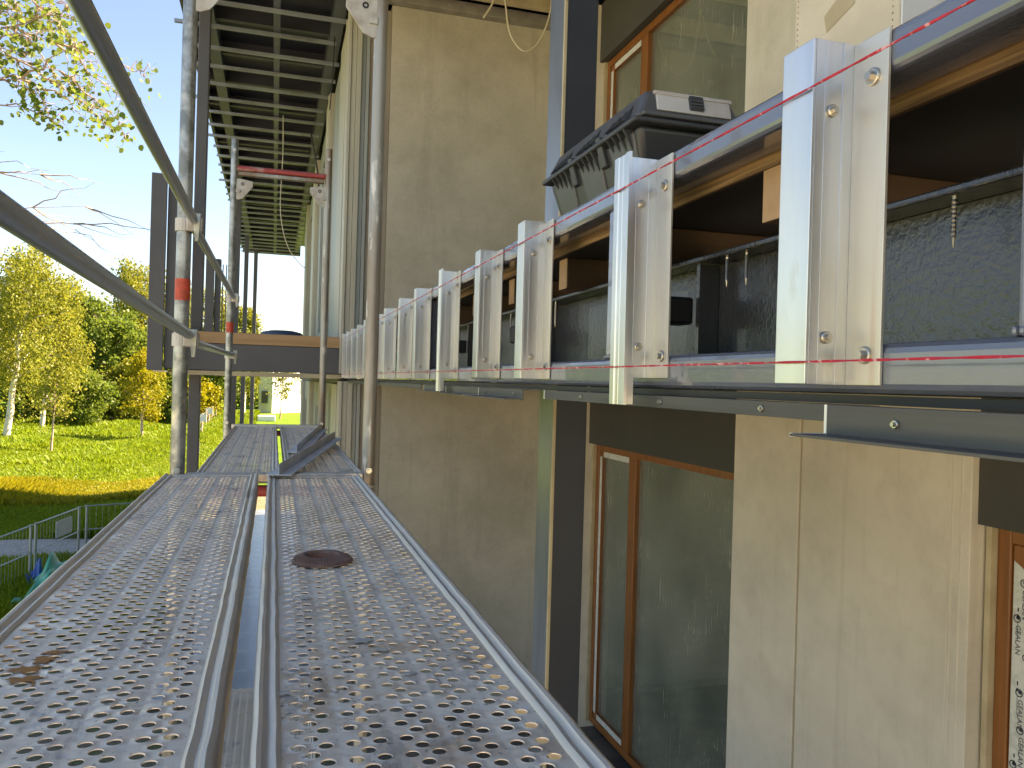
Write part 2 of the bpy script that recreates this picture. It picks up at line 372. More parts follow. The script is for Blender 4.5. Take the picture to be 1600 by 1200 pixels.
# ------------------------------------------------------------------ the ground
def sheet(name, x0, x1, y0, y1, z, mat, nx=1, ny=1, jit=0, edge=0):
    mb = MB(); vs = []
    for j in range(ny+1):
        for i in range(nx+1):
            x = x0+(x1-x0)*i/nx; y = y0+(y1-y0)*j/ny
            if edge and j in (0, ny): y += random.uniform(-edge, edge)
            if edge and i in (0, nx): x += random.uniform(-edge, edge)
            vs.append((x, y, z+random.uniform(0, jit)))
    mb.add(vs, [(j*(nx+1)+i, j*(nx+1)+i+1, (j+1)*(nx+1)+i+1, (j+1)*(nx+1)+i) for j in range(ny) for i in range(nx)])
    return tag(obj(name, mb, mat, recalc=False, smooth=jit > 0), None, None, kind='structure')
sheet('ground', -900, 900, -300, 1500, G, mt['meadow'])
sheet('path', -26, -1.2, 15.2, 17.4, G+.004, mt['gravel'], 40, 4, .03, .22)
sheet('soil', -2.9, 12, -3.4, 24, G+.006, mt['soil'], 12, 30, .03, .3)
sheet('bounce_sand', -34, 9, -26, -3.2, G+.012, mt['bounce_sand'], 30, 20, .05, .5)  # unseen, added behind the camera to throw warm bounce light
sheet('bounce_yard', -34, -3.4, -3.6, 10.6, G+.008, mt['bounce_sand'], 24, 8, .05, .4)  # unseen sunlit ground added on the left as a reflector
sheet('pavement', -1.1, .55, 8.4, 20.4, G+.06, mt['apron'], 2, 12, .012)
sheet('terrace_floor', .6, 2.9, -2.4, 7.5, -3.13, mt['floor'], 1, 1)

# ------------------------------------------------------------------ the building
B = thing('building', 'unfinished concrete building with dark steel columns, deep roof overhang and brown framed windows', 'building', (3, 7, G))
XP, XW = 2.75, 2.85                          # face of the piers, plane of the windows
obj('side_wall', MB().box(.965, 3.0, 7.5, 7.72, G, 3.5), mt['concrete'], B)
obj('ceiling_trim', MB().box(.62, 2.749, 7.40, 7.499, 3.50, 3.60), mt['trim'], B, .004)
obj('skirting', MB().box(.97, 2.74, 7.478, 7.499, -3.13, -3.06), mt['trim'], B)
# end of the clad facade, seen from its narrow side
for x0, x1, y0, m in ((.575, .603, 7.50, 'clad_a'), (.606, .650, 7.515, 'clad_a'), (.653, .698, 7.50, 'clad_a'), (.701, .738, 7.53, 'clad_b'), (.741, .772, 7.505, 'clad_b'), (.775, .86, 7.52, 'clad_c'), (.863, .962, 7.512, 'clad_c')):
    obj('cladding_strip', MB().box(x0, x1, y0, 7.72, .05, 3.45), mt[m], B, .003)
    obj('cladding_strip', MB().box(x0, x1, y0, 7.72, G, -.02), mt[m], B, .003)
y = 7.75; i = 0
while y < 19.4:
    wd = (.9, 1.25, .7, 1.5)[i % 4]; wd = min(wd, 19.6-y)
    win = i % 4 == 3
    for z0, z1 in ((G, -.05), (.40, 3.45)):
        if win:
            p = obj('window', MB().box(.66, .70, y, y+wd, z0+.25, z1-.35), mt['darkglass'], B)
            fr = MB(); zz0, zz1 = z0+.25, z1-.35
            fr.box(.63, .66, y, y+.07, zz0, zz1).box(.63, .66, y+wd-.07, y+wd, zz0, zz1).box(.63, .66, y+.07, y+wd-.07, zz1-.07, zz1).box(.63, .66, y+.07, y+wd-.07, zz0, zz0+.07)
            obj('frame', fr, mt['clad_b'], p, .003)
            obj('cladding_panel', MB().box(.60, .70, y, y+wd, z1-.35, z1), mt['clad_b'], B, .004)
            obj('cladding_panel', MB().box(.60, .70, y, y+wd, z0, z0+.25), mt['clad_b'], B, .004)
        else:
            dx = (.0, .025, -.03)[i % 3]
            mb = MB().box(.585+dx, .70, y+.006, y+wd-.006, z0, z1)
            for k in range(1):
                mb.box(.572+dx, .585+dx, y+.08+k*.2, y+.12+k*.2, z0, z1)
            obj('cladding_panel', mb, mt[('clad_a', 'clad_b', 'clad_a')[i % 3]], B, .003)
    y += wd; i += 1
obj('red_plate', MB().box(.545, .562, 9.25, 9.37, -.75, -.12), mt['reddish'], B)
obj('facade_backing', MB().box(.71, .80, 7.75, 19.6, G, 3.6), mt['inner'], B)
obj('slab_edge', MB().box(.58, .70, 7.75, 19.6, -.04, .38), mt['steel_matt'], B)
obj('end_wall', MB().box(.64, 5.5, 19.62, 19.8, G, 3.7), mt['clad_a'], B)
obj('rear_wall', MB().box(5.3, 5.5, -2.4, 19.6, G, 3.7), mt['inner'], B)
obj('near_wall', MB().box(2.95, 5.3, -2.4, -2.2, G, 3.7), mt['inner'], B)
obj('partition_wall', MB().box(3.0, 5.3, 7.5, 7.7, G, 3.6), mt['inner'], B)
obj('floor_slab', MB().box(2.96, 5.3, -2.2, 19.6, .02, .36), mt['inner'], B)
obj('ground_slab', MB().box(.6, 5.3, -2.2, 7.5, G, -3.136), mt['floor'], B)

# back wall of the recessed terrace, lower and upper storey
def pier(y0, y1, z0, z1): return obj('wall_panel', MB().box(XP, 2.95, y0, y1, z0, z1), mt['pier'], B, .004)
for z0, z1 in ((-3.13, .0), (.37, 3.5)):
    pier(6.83, 7.498, z0, z1)
    pier(3.72, 4.36, z0, z1); pier(2.60, 3.70, z0, z1)
    obj('joint_seal', MB().box(XP+.012, XP+.03, 3.70, 3.72, z0, z1), mt['joistc'], B)
    for yq in (2.645, 2.69, 2.705): obj('form_line', MB().box(XP-.0022, XP+.002, yq, yq+.006, z0, z1), mt['pier'], B, .001)
    pier(-2.4, -.6, z0, z1)
    zt = -.52 if z0 < 0 else 2.97
    obj('lintel_panel', MB().box(XP+.035, 2.93, 4.362, 6.828, zt, z1), mt['lintel'], B)
    obj('lintel_panel', MB().box(XP+.035, 2.93, -.598, 2.598, zt, z1), mt['lintel'], B)
obj('ring_beam', MB().box(XP+.01, 2.95, -2.2, 7.498, .002, .368), mt['inner'], B)

def window(y0, y1, zb, zt, mull, sash):
    """frame from y0 (near) to y1 (far); mull: y of the mullions; sash: (ya, yb) with protective film on its frame"""
    w_ = obj('window', MB().box(XW+.04, XW+.052, y0+.03, y1-.03, zb+.03, zt-.03), mt['glass'], B)
    def bar(n, ya, yb, za, zc, x0, x1, m, bv=.005): return obj(n, MB().box(x0, x1, ya, yb, za, zc), mt[m], w_, bv)
    t = .062
    bar('frame', y1-t, y1, zb, zt, XW, XW+.075, 'oak'); bar('frame', y0, y0+t, zb, zt, XW, XW+.075, 'oak')
    bar('frame', y0+t, y1-t, zt-t, zt, XW+.001, XW+.075, 'oak'); bar('frame', y0+t, y1-t, zb, zb+t, XW+.001, XW+.075, 'oak')
    for ym in mull: bar('mullion', ym-.045, ym+.045, zb+t, zt-t, XW+.002, XW+.074, 'oak')
    bar('reveal_seal', y1+.001, y1+.028, zb, zt, XW-.03, XW+.05, 'joistc', 0)
    if sash:
        ya, yb = sash; s = .055
        for a, b, c, d_ in ((ya, ya+s, zb+t, zt-t), (yb-s, yb, zb+t, zt-t), (ya+s, yb-s, zt-t-s, zt-t), (ya+s, yb-s, zb+t, zb+t+s)):
            bar('sash', a, b, c, d_, XW+.012, XW+.066, 'oak', .004)
        f = .004; e = .05
        for a, b, c, d_ in ((yb-s+f, yb-f, zb+t+e, zt-t-e), (ya+s, yb-s-.03, zt-t-s+f, zt-t-f), (ya+s, yb-s-.03, zb+t+f, zb+t+s-f)):
            bar('protective_film', a, b, c, d_, XW+.0105, XW+.0118, 'film', 0)
    return w_
for zb, zt in ((-3.06, -.52), (.44, 2.97)):
    window(4.40, 6.80, zb, zt, [6.02], (6.065, 6.738))
w2 = [window(-.55, 2.56, zb, zt, [1.2], None) for zb, zt in ((-3.06, -.52), (.44, 2.97))]
# the near window keeps a wide printed film on its sash
wl = w2[0]; ys, zs = 2.495, -.585
for a, b, c, d_ in ((ys-.10, ys, -3.0, zs), (1.25, ys-.10, zs-.10, zs)):
    obj('sash', MB().box(XW+.010, XW+.066, a, b, c, d_), mt['oak'], wl, .004)
fm = MB(); x = XW+.0085
fm.add([(x, ys-.006, zs-.062), (x, ys-.006, -3.0), (x, ys-.094, -3.0), (x, ys-.094, zs-.118), (x, ys-.066, zs-.098)], [(0, 1, 2, 3, 4)])
obj('protective_film', fm, mt['film'], wl, recalc=False)
fm = MB(); fm.add([(x, ys-.046, zs-.006), (x, 1.26, zs-.006), (x, 1.26, zs-.094), (x, ys-.108, zs-.094), (x, ys-.076, zs-.052)], [(0, 1, 2, 3, 4)])
obj('protective_film', fm, mt['film'], wl, recalc=False)
def text_mesh(name, s, size, mat, parent, origin, xdir, ydir, off=0):
    cu_ = bpy.data.curves.new('lettering', 'FONT'); cu_.body = s; cu_.size = size; cu_.align_x = 'LEFT'; cu_.resolution_u = 2; cu_.extrude = .0004; cu_.offset = off
    to = bpy.data.objects.new('lettering', cu_); C.objects.link(to)
    me = bpy.data.meshes.new_from_object(to.evaluated_get(bpy.context.evaluated_depsgraph_get()))
    bpy.data.objects.remove(to); bpy.data.curves.remove(cu_)
    X, Y = Vector(xdir), Vector(ydir); o3 = Vector(origin) + Vector((0, 0, EYE)); Z = X.cross(Y)
    for v in me.vertices: v.co = o3 + X*v.co.x + Y*v.co.y + Z*v.co.z
    me.materials.clear(); me.materials.append(mat)
    o = bpy.data.objects.new(name, me); C.objects.link(o); o.parent = parent; o.matrix_parent_inverse = parent_world(parent).inverted()
    return o
xf = XW+.0075; zz = zs-.16; k = 0
while zz > -2.95:
    yo = (ys-.060, ys-.034, ys-.078, ys-.052)[k % 4]
    rg = MB(); rg.lathe((xf, yo+.008, zz+.016), [(.012, 0), (.0165, 0), (.0165, .0006), (.012, .0006), (.012, 0)], 20, 'x')
    rg.lathe((xf, yo+.004, zz+.020), [(.0005, 0), (.008, 0), (.008, .0006), (.0005, .0006), (.0005, 0)], 12, 'x')
    obj('logo_ring', rg, mt['print'], wl)
    text_mesh('lettering', 'GEALAN', .031, mt['print'], wl, (xf, yo+.012, zz-.008), (0, 0, -1), (0, -1, 0))
    fine = MB()
    y2 = (ys-.03, ys-.08, ys-.036, ys-.085)[k % 4]
    fine.box(xf, xf+.0005, y2-.003, y2+.003, zz-.10, zz-.085).box(xf, xf+.0005, y2-.004, y2+.004, zz-.125, zz-.112)
    fine.box(xf, xf+.0005, y2-.0008, y2+.0008, zz-.22, zz-.14)
    obj('fine_print', fine, mt['print'], wl)
    zz -= .145; k += 1

# columns
def column(x0, x1, y0, y1, z0, z1, strip=True):
    c = obj('column', MB().box(x0, x1, y0, y1, z0, z1), mt['colface'], B, .006)
    if strip: obj('side_strip', MB().box(x0-.005, x0-.0005, y0+.012, y1-.01, z0, z1), mt['colstrip'], c)
    if strip: obj('corner_bead', MB().box(x0-.006, x0+.006, y0-.006, y0+.0115, z0, z1), mt['joistc'], c)
    return c
column(1.252, 1.414, 3.5, 3.72, -3.13, 3.6)
for x_, y_ in ((-.765, 8.05), (-.77, 15.7), (-.79, 21.0), (-.62, 23.2)):
    obj('column', MB().box(x_, x_+.10, y_, y_+.12, G, 3.55), mt['steel_matt'], B, .006)

YO = 5.6                                    # the overhang starts here
# roof: sheet, beams and one batten after another
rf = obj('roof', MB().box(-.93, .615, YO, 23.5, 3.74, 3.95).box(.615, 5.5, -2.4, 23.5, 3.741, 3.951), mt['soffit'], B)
obj('edge_beam', MB().box(-.97, -.93, YO, 23.55, 3.58, 4.02), mt['roofside'], rf, .004)
obj('outer_beam', MB().box(-.78, -.66, YO, 23.4, 3.55, 3.735), mt['purlin'], rf, .006)
obj('inner_beam', MB().box(.46, .58, YO, 23.4, 3.55, 3.735), mt['purlin'], rf, .006)
obj('purlin', MB().box(-.10, -.035, YO, 23.4, 3.485, 3.56), mt['purlin'], rf, .004)
obj('end_fascia', MB().box(-.93, .62, 23.5, 23.54, 3.45, 4.0), mt['roofside'], rf)
bm0 = MB().prism([(0, 0), (.011, 0), (.011, .008), (.025, .008), (.025, 0), (.036, 0), (.036, .032), (0, .032)], 'x', -.97, .58)
first = None; y = 5.70
while y < 23.4:
    if first is None:
        m_ = MB(); m_.v = [(a, b+y, c+3.445) for a, b, c in bm0.v]; m_.f = bm0.f; m_.mi = bm0.mi
        first = obj('batten', m_, mt['slat'], rf); y0b = y
    else:
        b_ = first.copy(); C.objects.link(b_); b_.location = (random.choice((0, 0, -.06, .01, -.03)), y-y0b, random.uniform(-.004, .004))
    y += .55
y = 5.9
while y < 23.4:
    obj('rafter', MB().box(-.92, .45, y, y+.07, 3.60, 3.738), mt['roofside'], rf); y += .9
y = .35
while y < 7.3:
    obj('ceiling_joist', MB().box(.62, 2.749, y, y+.09, 3.52, 3.66), mt['joistc'], rf, .003); y += .75

# ------------------------------------------------------------------ far balcony across the end of the scaffold
FB = thing('balcony', 'dark grey steel balcony with timber edge projecting from the facade beyond the scaffold', 'balcony', (-.2, 8, .0))
obj('front_beam', MB().box(-.86, .632, 7.6, 7.66, .045, .285), mt['steel_matt'], FB, .006)
obj('underside_board', MB().box(-.88, .60, 7.605, 13.6, .0, .04), mt['joistc'], FB, .003)
obj('timber_edge', MB().box(-.88, .628, 7.595, 7.64, .287, .388), mt['wood_y'], FB, .003)
obj('deck_board', MB().box(-.88, .57, 7.645, 13.6, .33, .37), mt['wood'], FB)
obj('side_beam', MB().box(-.93, -.88, 7.66, 13.6, .045, .285), mt['steel_matt'], FB, .006)
obj('drip_edge', MB().box(-1.0, -.885, 7.5, 7.72, .018, .03), mt['sign'], FB)
def fin(x0, y0, z0, z1, d_=.16):
    p = obj('fin', MB().prism([(x0, y0), (x0+.125, y0), (x0+.125, y0+.03), (x0+.012, y0+.03), (x0+.012, y0+d_), (x0, y0+d_)], 'z', z0, z1), mt['steel_matt'], FB, .003)
    obj('inner_post', MB().box(x0+.128, x0+.212, y0+.05, y0+d_+.04, z0+.02, z1-.03), mt['steel_matt'], p, .004)
    return p
fin(-1.045, 7.42, .03, 1.715)
p2 = fin(-1.035, 12.95, .03, 1.81)
for k in range(3): obj('bar', MB().box(-.80+k*.05, -.785+k*.05, 13.0, 13.03, .1, 1.7), mt['steel_matt'], FB)
for z0, z1 in ((.235, .275), (.07, .13)): obj('fin_bracket', MB().box(-.92, -.862, 7.52, 7.64, z0, z1), mt['steel_matt'], FB, .003)
bc = MB(); bc.lathe((.09, 11.9, .37), [(.001, .30), (.16, .295), (.27, .27), (.315, .22), (.33, .10), (.33, 0)], 28)
tag(obj('round_cover', bc, mt['bluecover'], smooth=True), 'low round blue grey cover lying on the far balcony deck', 'cover')

# ------------------------------------------------------------------ near balcony: ladder frame of steel, joists, web
NB = thing('steel_balcony', 'dark grey painted steel balcony edge frame with timber joists behind it', 'balcony frame', (.7, 3.4, 0))
Y0, Y1 = -.9, 7.55
obj('top_chord', MB().box(.65, .722, Y0, Y1, .362, .412), mt['steel'], NB, .010, seg=3)
obj('bottom_chord', MB().box(.65, .722, Y0, Y1, .0, .058), mt['steel'], NB, .012, seg=3)
obj('gap_shade_strip', MB().box(.660, .80, Y0, Y1, -.012, -.0015), mt['black'], NB)  # black fill stands in for the shaded gap below the chord
for yu in (-.42, .545, 1.50, 2.62, 3.50, 4.45, 5.4, 6.35, 7.3):
    u_ = obj('upright', MB().box(.654, .718, yu-.03, yu+.03, .0585, .3615), mt['steel'], NB, .006)
    wmb = MB()
    for k in range(9):
        wmb.box(.652, .664, yu-.036+k*.008, yu-.0295+k*.008, .0575, .0645+random.uniform(0, .003))
    obj('weld', wmb, mt['steel'], u_, .003)
wb = obj('web_beam', MB().box(.850, .862, Y0, Y1, .012, .250), mt['steel_black'], NB)
obj('top_flange', MB().box(.795, .92, Y0, Y1, .251, .262), mt['steel_black'], wb, .003)
obj('bottom_flange', MB().box(.80, .92, Y0, Y1, .0, .011), mt['steel_black'], wb, .003)
for ys_ in (-.35, 1.42, 2.40, 3.4, 4.4, 5.4, 6.4):
    obj('stiffener', MB().box(.806, .849, ys_, ys_+.012, .013, .249), mt['steel_black'], wb)
    sb = obj('cross_block', MB().box(.722, .806, ys_+.02, ys_+.075, .13, .185), mt['black'], NB, .006)
pf = obj('plywood_floor', MB().box(.7305, 2.74, Y0, 7.498, .346, .366), mt['ply_shade'], NB)
obj('plywood_edge', MB().box(.7225, .730, Y0, 7.498, .345, .405), mt['ply'], pf)
j0 = None; joists = [-.45, .05, .56, 1.03, 1.55, 2.03, 2.50, 3.0, 3.5, 4.0, 4.5, 5.0, 5.5, 6.0, 6.5, 7.0]
for k, yj in enumerate(joists):
    e = random.uniform(-.012, .02)
    j_ = obj('joist', MB().box(.737+e, 2.73, yj, yj+.062, .2625, .3455), mt['wood_shade'], NB, .003)
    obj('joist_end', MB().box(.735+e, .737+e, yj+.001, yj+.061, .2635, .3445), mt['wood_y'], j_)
s0 = None
for k, ysr in enumerate((.30, .62, .80, 1.27, 1.33, 1.80, 2.28, 2.75, 3.25, 3.9)):
    L = random.uniform(.05, .075); prof = [(.0005, -L), (.0022, -L+.012)]
    for q in range(9):
        zq = -L+.012+q*(L-.014)/9; prof += [(.0034, zq), (.0024, zq+.003)]
    prof += [(.0030, 0), (.0005, 0)]
    obj('screw', MB().lathe((.81+random.uniform(-.004, .006), ysr, .2505), prof, 10), mt['screw'], NB)

# ------------------------------------------------------------------ brackets on the frame
def hexbolt(mb, c, r, axis, s=-1):
    ax = {'x': 0, 'y': 1}[axis]
    mb.lathe(c, [(.0002, 0), (r*1.75, 0), (r*1.75, s*.0022), (r*1.5, s*.003), (r*.2, s*.003)], 20, axis)
    n = 6; a = s*.003; b = s*(.003+r*1.0)
    prof = [(r*math.cos(k*math.pi/3), r*math.sin(k*math.pi/3)) for k in range(6)]
    def mkp(p, t): return (c[0]+t, c[1]+p[0], c[2]+p[1]) if axis == 'x' else (c[0]+p[0], c[1]+t, c[2]+p[1])
    vs = [mkp(p, a) for p in prof] + [mkp((p[0]*.92, p[1]*.92), b) for p in prof]
    mb.add(vs, [(k, (k+1) % 6, 6+(k+1) % 6, 6+k) for k in range(6)] + [(0, 5, 4, 3, 2, 1), (6, 7, 8, 9, 10, 11)])
    return mb
ORD = ['nearest', 'second', 'third', 'fourth', 'fifth', 'sixth', 'seventh', 'eighth', 'ninth', 'tenth', 'eleventh', 'twelfth', 'thirteenth', 'fourteenth', 'fifteenth']
YR = [.737, 1.24, 1.855, 2.31, 2.88, 3.445, 3.92, 4.47, 5.01, 5.55, 6.02, 6.48, 6.93, 7.36]
LONG = {1, 4, 8}
for k, yr in enumerate(YR):
    zt = .412 + (random.uniform(-.007, .004) if k else 0); zb = .010 + (random.uniform(-.004, .008) if k else 0); yw = yr+.056
    lab = f'{ORD[k]} upright aluminium bracket on the beam, counted from the right'
    if k == 0: lab = 'largest upright aluminium bracket, nearest on the beam at the right'
    if k == 1: lab = 'aluminium bracket with a grooved front hanging below the beam, in front of the tool case'
    t = thing('bracket', lab, 'bracket', (.62, yw, zb), 'aluminium brackets along the balcony beam')
    obj('mounting_flange', MB().box(.6455, .6495, yr, yw, zb, zt-.002), mt['flange'], t, .0006)
    wm = MB().box(.594, .6495, yw, yw+.0038, zb, zt)
    wm.box(.630, .6325, yw-.0012, yw, zb, zt).box(.606, .6065, yw-.0006, yw, zb, zt)
    obj('web', wm, mt['alu_web'], t, .0005)
    if k in LONG:
        z0, z1 = zb-.048, zt+.008; w3 = .062
        pr = [(.594, yw-.006), (.5885, yw-.006), (.5885, yw+.008), (.5905, yw+.010), (.5905, yw+.0225), (.5898, yw+.0235), (.5905, yw+.0245), (.5905, yw+.038), (.5885, yw+.040), (.5885, yw+w3-.006), (.594, yw+w3-.006)]
        obj('front_flange', MB().prism(pr, 'z', z0, z1), mt['alu'], t)
        obj('inner_leg', MB().box(.5942, .606, yw-.0062, yw-.0022, z0+.001, zb+.004), mt['alu_web'], t)
    else:
        obj('front_flange', MB().box(.5898, .5938, yw+.0001, yw+.058, zb, zt), mt['alu'], t, .0008)
    for zz in (zt-.052, zb+.036): obj('bolt', hexbolt(MB(), (.6452, yr+.024+random.gauss(0, .002), zz+random.gauss(0, .003)), .0058, 'x'), mt['screw'], t)
    if k: t.rotation_euler = (R(random.gauss(0, .35)), R(random.gauss(0, .12)), R(random.gauss(0, .25)))
    for zz in (zt-.082, zb+.055): obj('rivet', hexbolt(MB(), (.617, yw-.0008, zz), .0042, 'y'), mt['screw'], t)
for zz, lab, nm in ((.349, 'upper red string stretched along the bracket tops', 0), (.031, 'lower red string stretched along the bracket feet', 1)):
    pts = []; n = 260
    mb = MB()
    for ph in (0, math.pi):
        mb.tube([(.5862+.0007*math.cos(ph+q*1.25), Y0+(7.45-Y0)*(q/n)**1.6, zz+.012*(q/n)+.0007*math.sin(ph+q*1.25)) for q in range(n+1)], .0010, 6)
    tag(obj('string', mb, mt['string'], smooth=True), lab, 'string', 'red set-out strings')

# rails fixed under the beam
def under_rail(y0, y1, x0, zt, h, foot, lab, bolts=()):
    t = thing('edge_rail', lab, 'metal rail', (x0, (y0+y1)/2, zt-h), 'aluminium rails under the beam')
    th = .003
    obj('upright_leg', MB().box(x0, x0+th, y0, y1, zt-h, zt), mt['alu_long'], t, .0005)
    obj('top_leg', MB().box(x0+th, x0+.045, y0, y1, zt-th, zt-.0002), mt['alu_long'], t)
    if foot: obj('foot', MB().box(x0-foot, x0-.0002, y0, y1, zt-h-.003, zt-h), mt['alu_long'], t)
    if foot: obj('lip', MB().box(x0+.001, x0+.004, y0, y1, zt-h-.004, zt-h-.0005), mt['alu_long'], t)
    ce = MB().box(x0-.0008, x0+th, y1-.0035, y1+.0008, zt-h, zt)
    if foot: ce.box(x0-foot, x0-.0009, y1-.0045, y1+.0008, zt-h-.0035, zt-h+.0006)
    obj('cut_edge', ce, mt['alu_cut'], t)
    for yb in bolts: obj('bolt', hexbolt(MB(), (x0, yb, zt-h*.5), .0026, 'x'), mt['screw'], t)
under_rail(Y0, .768, .600, -.013, .033, .046, 'wide aluminium rail with a foot under the beam at the lower right', (.66,))
under_rail(.78, 1.87, .640, -.013, .021, 0, 'long plain aluminium rail under the beam below the tool case', (.95, 1.25, 1.62))
under_rail(1.96, 2.42, .612, -.013, .024, .05, 'short bolted aluminium rail piece under the third and fourth brackets', (2.03, 2.33))
under_rail(2.5, 3.0, .630, -.013, .026, .03, 'short aluminium rail piece under the fifth bracket')
under_rail(3.05, 3.5, .636, -.013, .024, .03, 'short aluminium rail piece under the sixth bracket')
under_rail(3.6, 7.4, .64, -.013, .020, .0, 'long far aluminium rail under the beam behind the scaffold post')

# ------------------------------------------------------------------ tool case and box standing on the balcony
TC = thing('tool_case', 'dark grey plastic tool case with ribbed lid standing on the beam', 'tool case', (.78, 1.69, .413))
x0, x1, y0, y1 = .655, .905, 1.415, 1.965
def rect(x0, x1, y0, y1, z, c=.0):
    return [(x0, y0, z), (x1, y0, z), (x1, y1, z), (x0, y1, z)]
obj('body', MB().hexa(rect(x0+.042, x1-.03, y0+.05, y1-.03, .414), rect(x0+.012, x1-.012, y0+.012, y1-.012, .514)), mt['plastic'], TC, .012, seg=4, smooth=True)
obj('rim', MB().box(x0-.005, x1, y0-.003, y1+.003, .5145, .5265), mt['plastic'], TC, .005, seg=3)
lid = obj('lid', MB().hexa(rect(x0+.005, x1-.005, y0+.005, y1-.005, .527), rect(x0+.030, x1-.03, y0+.022, y1-.03, .588)), mt['plastic_lid'], TC, .012, seg=4, smooth=True)
def lidside(z, o=0): return x0+.005+(z-.527)/.061*.025-o
for g in range(3):
    yc = y0+.10+g*.17
    for k in range(4):
        ya = yc-.052+k*.028
        m_ = MB(); zl, zh = .529, .566-.003*k
        m_.add([(lidside(zl, .013), ya, zl), (lidside(zl, .013), ya+.009, zl), (lidside(zh, .001), ya+.014, zh), (lidside(zh, .001), ya+.006, zh), (lidside(zl, -.002), ya, zl), (lidside(zl, -.002), ya+.009, zl)],
               [(0, 1, 2, 3), (0, 3, 4), (1, 5, 2), (4, 5, 1, 0), (3, 2, 5, 4)])
        obj('lid_rib', m_, mt['plastic'], lid)
        m_ = MB(); ya = yc-.05+k*.028; zb_ = .470+.004*k
        m_.add([(x0-.004, ya, .5142), (x0-.004, ya+.006, .5142), (x0+.022, ya+.006, zb_), (x0+.022, ya, zb_), (x0+.03, ya, .5142), (x0+.03, ya+.006, .5142)],
               [(0, 1, 2, 3), (0, 3, 4), (1, 5, 2), (4, 5, 1, 0), (3, 2, 5, 4)])
        obj('rim_gusset', m_, mt['plastic'], TC)
    # shallow raised panel on the body and a latch between the groups
    m_ = MB().hexa([(x0+.036, yc-.055, .418), (x0+.05, yc-.055, .418), (x0+.05, yc+.05, .418), (x0+.036, yc+.05, .418)],
                   [(x0+.011, yc-.062, .505), (x0+.03, yc-.062, .505), (x0+.03, yc+.058, .505), (x0+.011, yc+.058, .505)])
    obj('side_panel', m_, mt['plastic_lid'], TC, .003)
for yl in (y0+.19, y0+.36):
    obj('latch', MB().hexa([(x0+.014, yl-.014, .472), (x0+.03, yl-.014, .472), (x0+.03, yl+.014, .472), (x0+.014, yl+.014, .472)],
                           [(x0-.004, yl-.012, .535), (x0+.02, yl-.012, .535), (x0+.02, yl+.012, .535), (x0-.004, yl+.012, .535)]), mt['plastic'], TC, .003)
def lidfront(z): return y0+.005+(z-.527)/.061*.017
def onfront(xa, xb, za, zb, o): return [(xa, lidfront(za)-o, za), (xb, lidfront(za)-o, za), (xb, lidfront(za)+.006, za), (xa, lidfront(za)+.006, za)], [(xa, lidfront(zb)-o, zb), (xb, lidfront(zb)-o, zb), (xb, lidfront(zb)+.006, zb), (xa, lidfront(zb)+.006, zb)]
ol = obj('organiser_lid', MB().hexa(*onfront(.704, .868, .545, .584, .004)), mt['clear'], TC, .002)
obj('organiser_rim', MB().hexa(*onfront(.700, .872, .578, .586, .0065)), mt['clear'], ol, .0015)
obj('organiser_latch', MB().hexa(*onfront(.774, .806, .552, .584, .009)), mt['plastic'], ol, .003)
for k in range(3): obj('latch_ridge', MB().hexa(*onfront(.776, .804, .556+k*.007, .559+k*.007, .0115)), mt['plastic_lid'], ol)
obj('front_ledge', MB().box(.668, .892, y0-.006, y0+.004, .528, .537), mt['plastic_lid'], TC, .003)
tag(obj('wood_batten', MB().box(.84, .90, 1.40, 1.98, .3665, .4135), mt['wood'], bevel=.003), 'short timber batten under the tool case', 'batten')

BX = thing('cream_box', 'tall cream box with dotted edges standing behind the beam at the upper right', 'box', (1.5, 1.65, .366))
obj('side', MB().box(1.30, 1.72, 1.458, 1.83, .3665, 1.75), mt['render'], BX, .004)
obj('end_panel', MB().box(1.306, 1.716, 1.452, 1.4575, .37, 1.74), mt['render_sky'], BX)  # box end coloured as if lit by the sky
dm = MB()
for k in range(90):
    for yy in (1.475, 1.818): dm.box(1.2985, 1.2999, yy-.0012, yy+.0012, .40+k*.015, .4035+k*.015)
o_ = obj('perforation', dm, mt['dots'], BX); o_['kind'] = 'stuff'
obj('tape_flap', MB().add([(1.2985, 1.60, .93), (1.2985, 1.70, .90), (1.2985, 1.71, .945), (1.2985, 1.60, 1.0)], [(0, 1, 2, 3)]), mt['joistc'], BX)

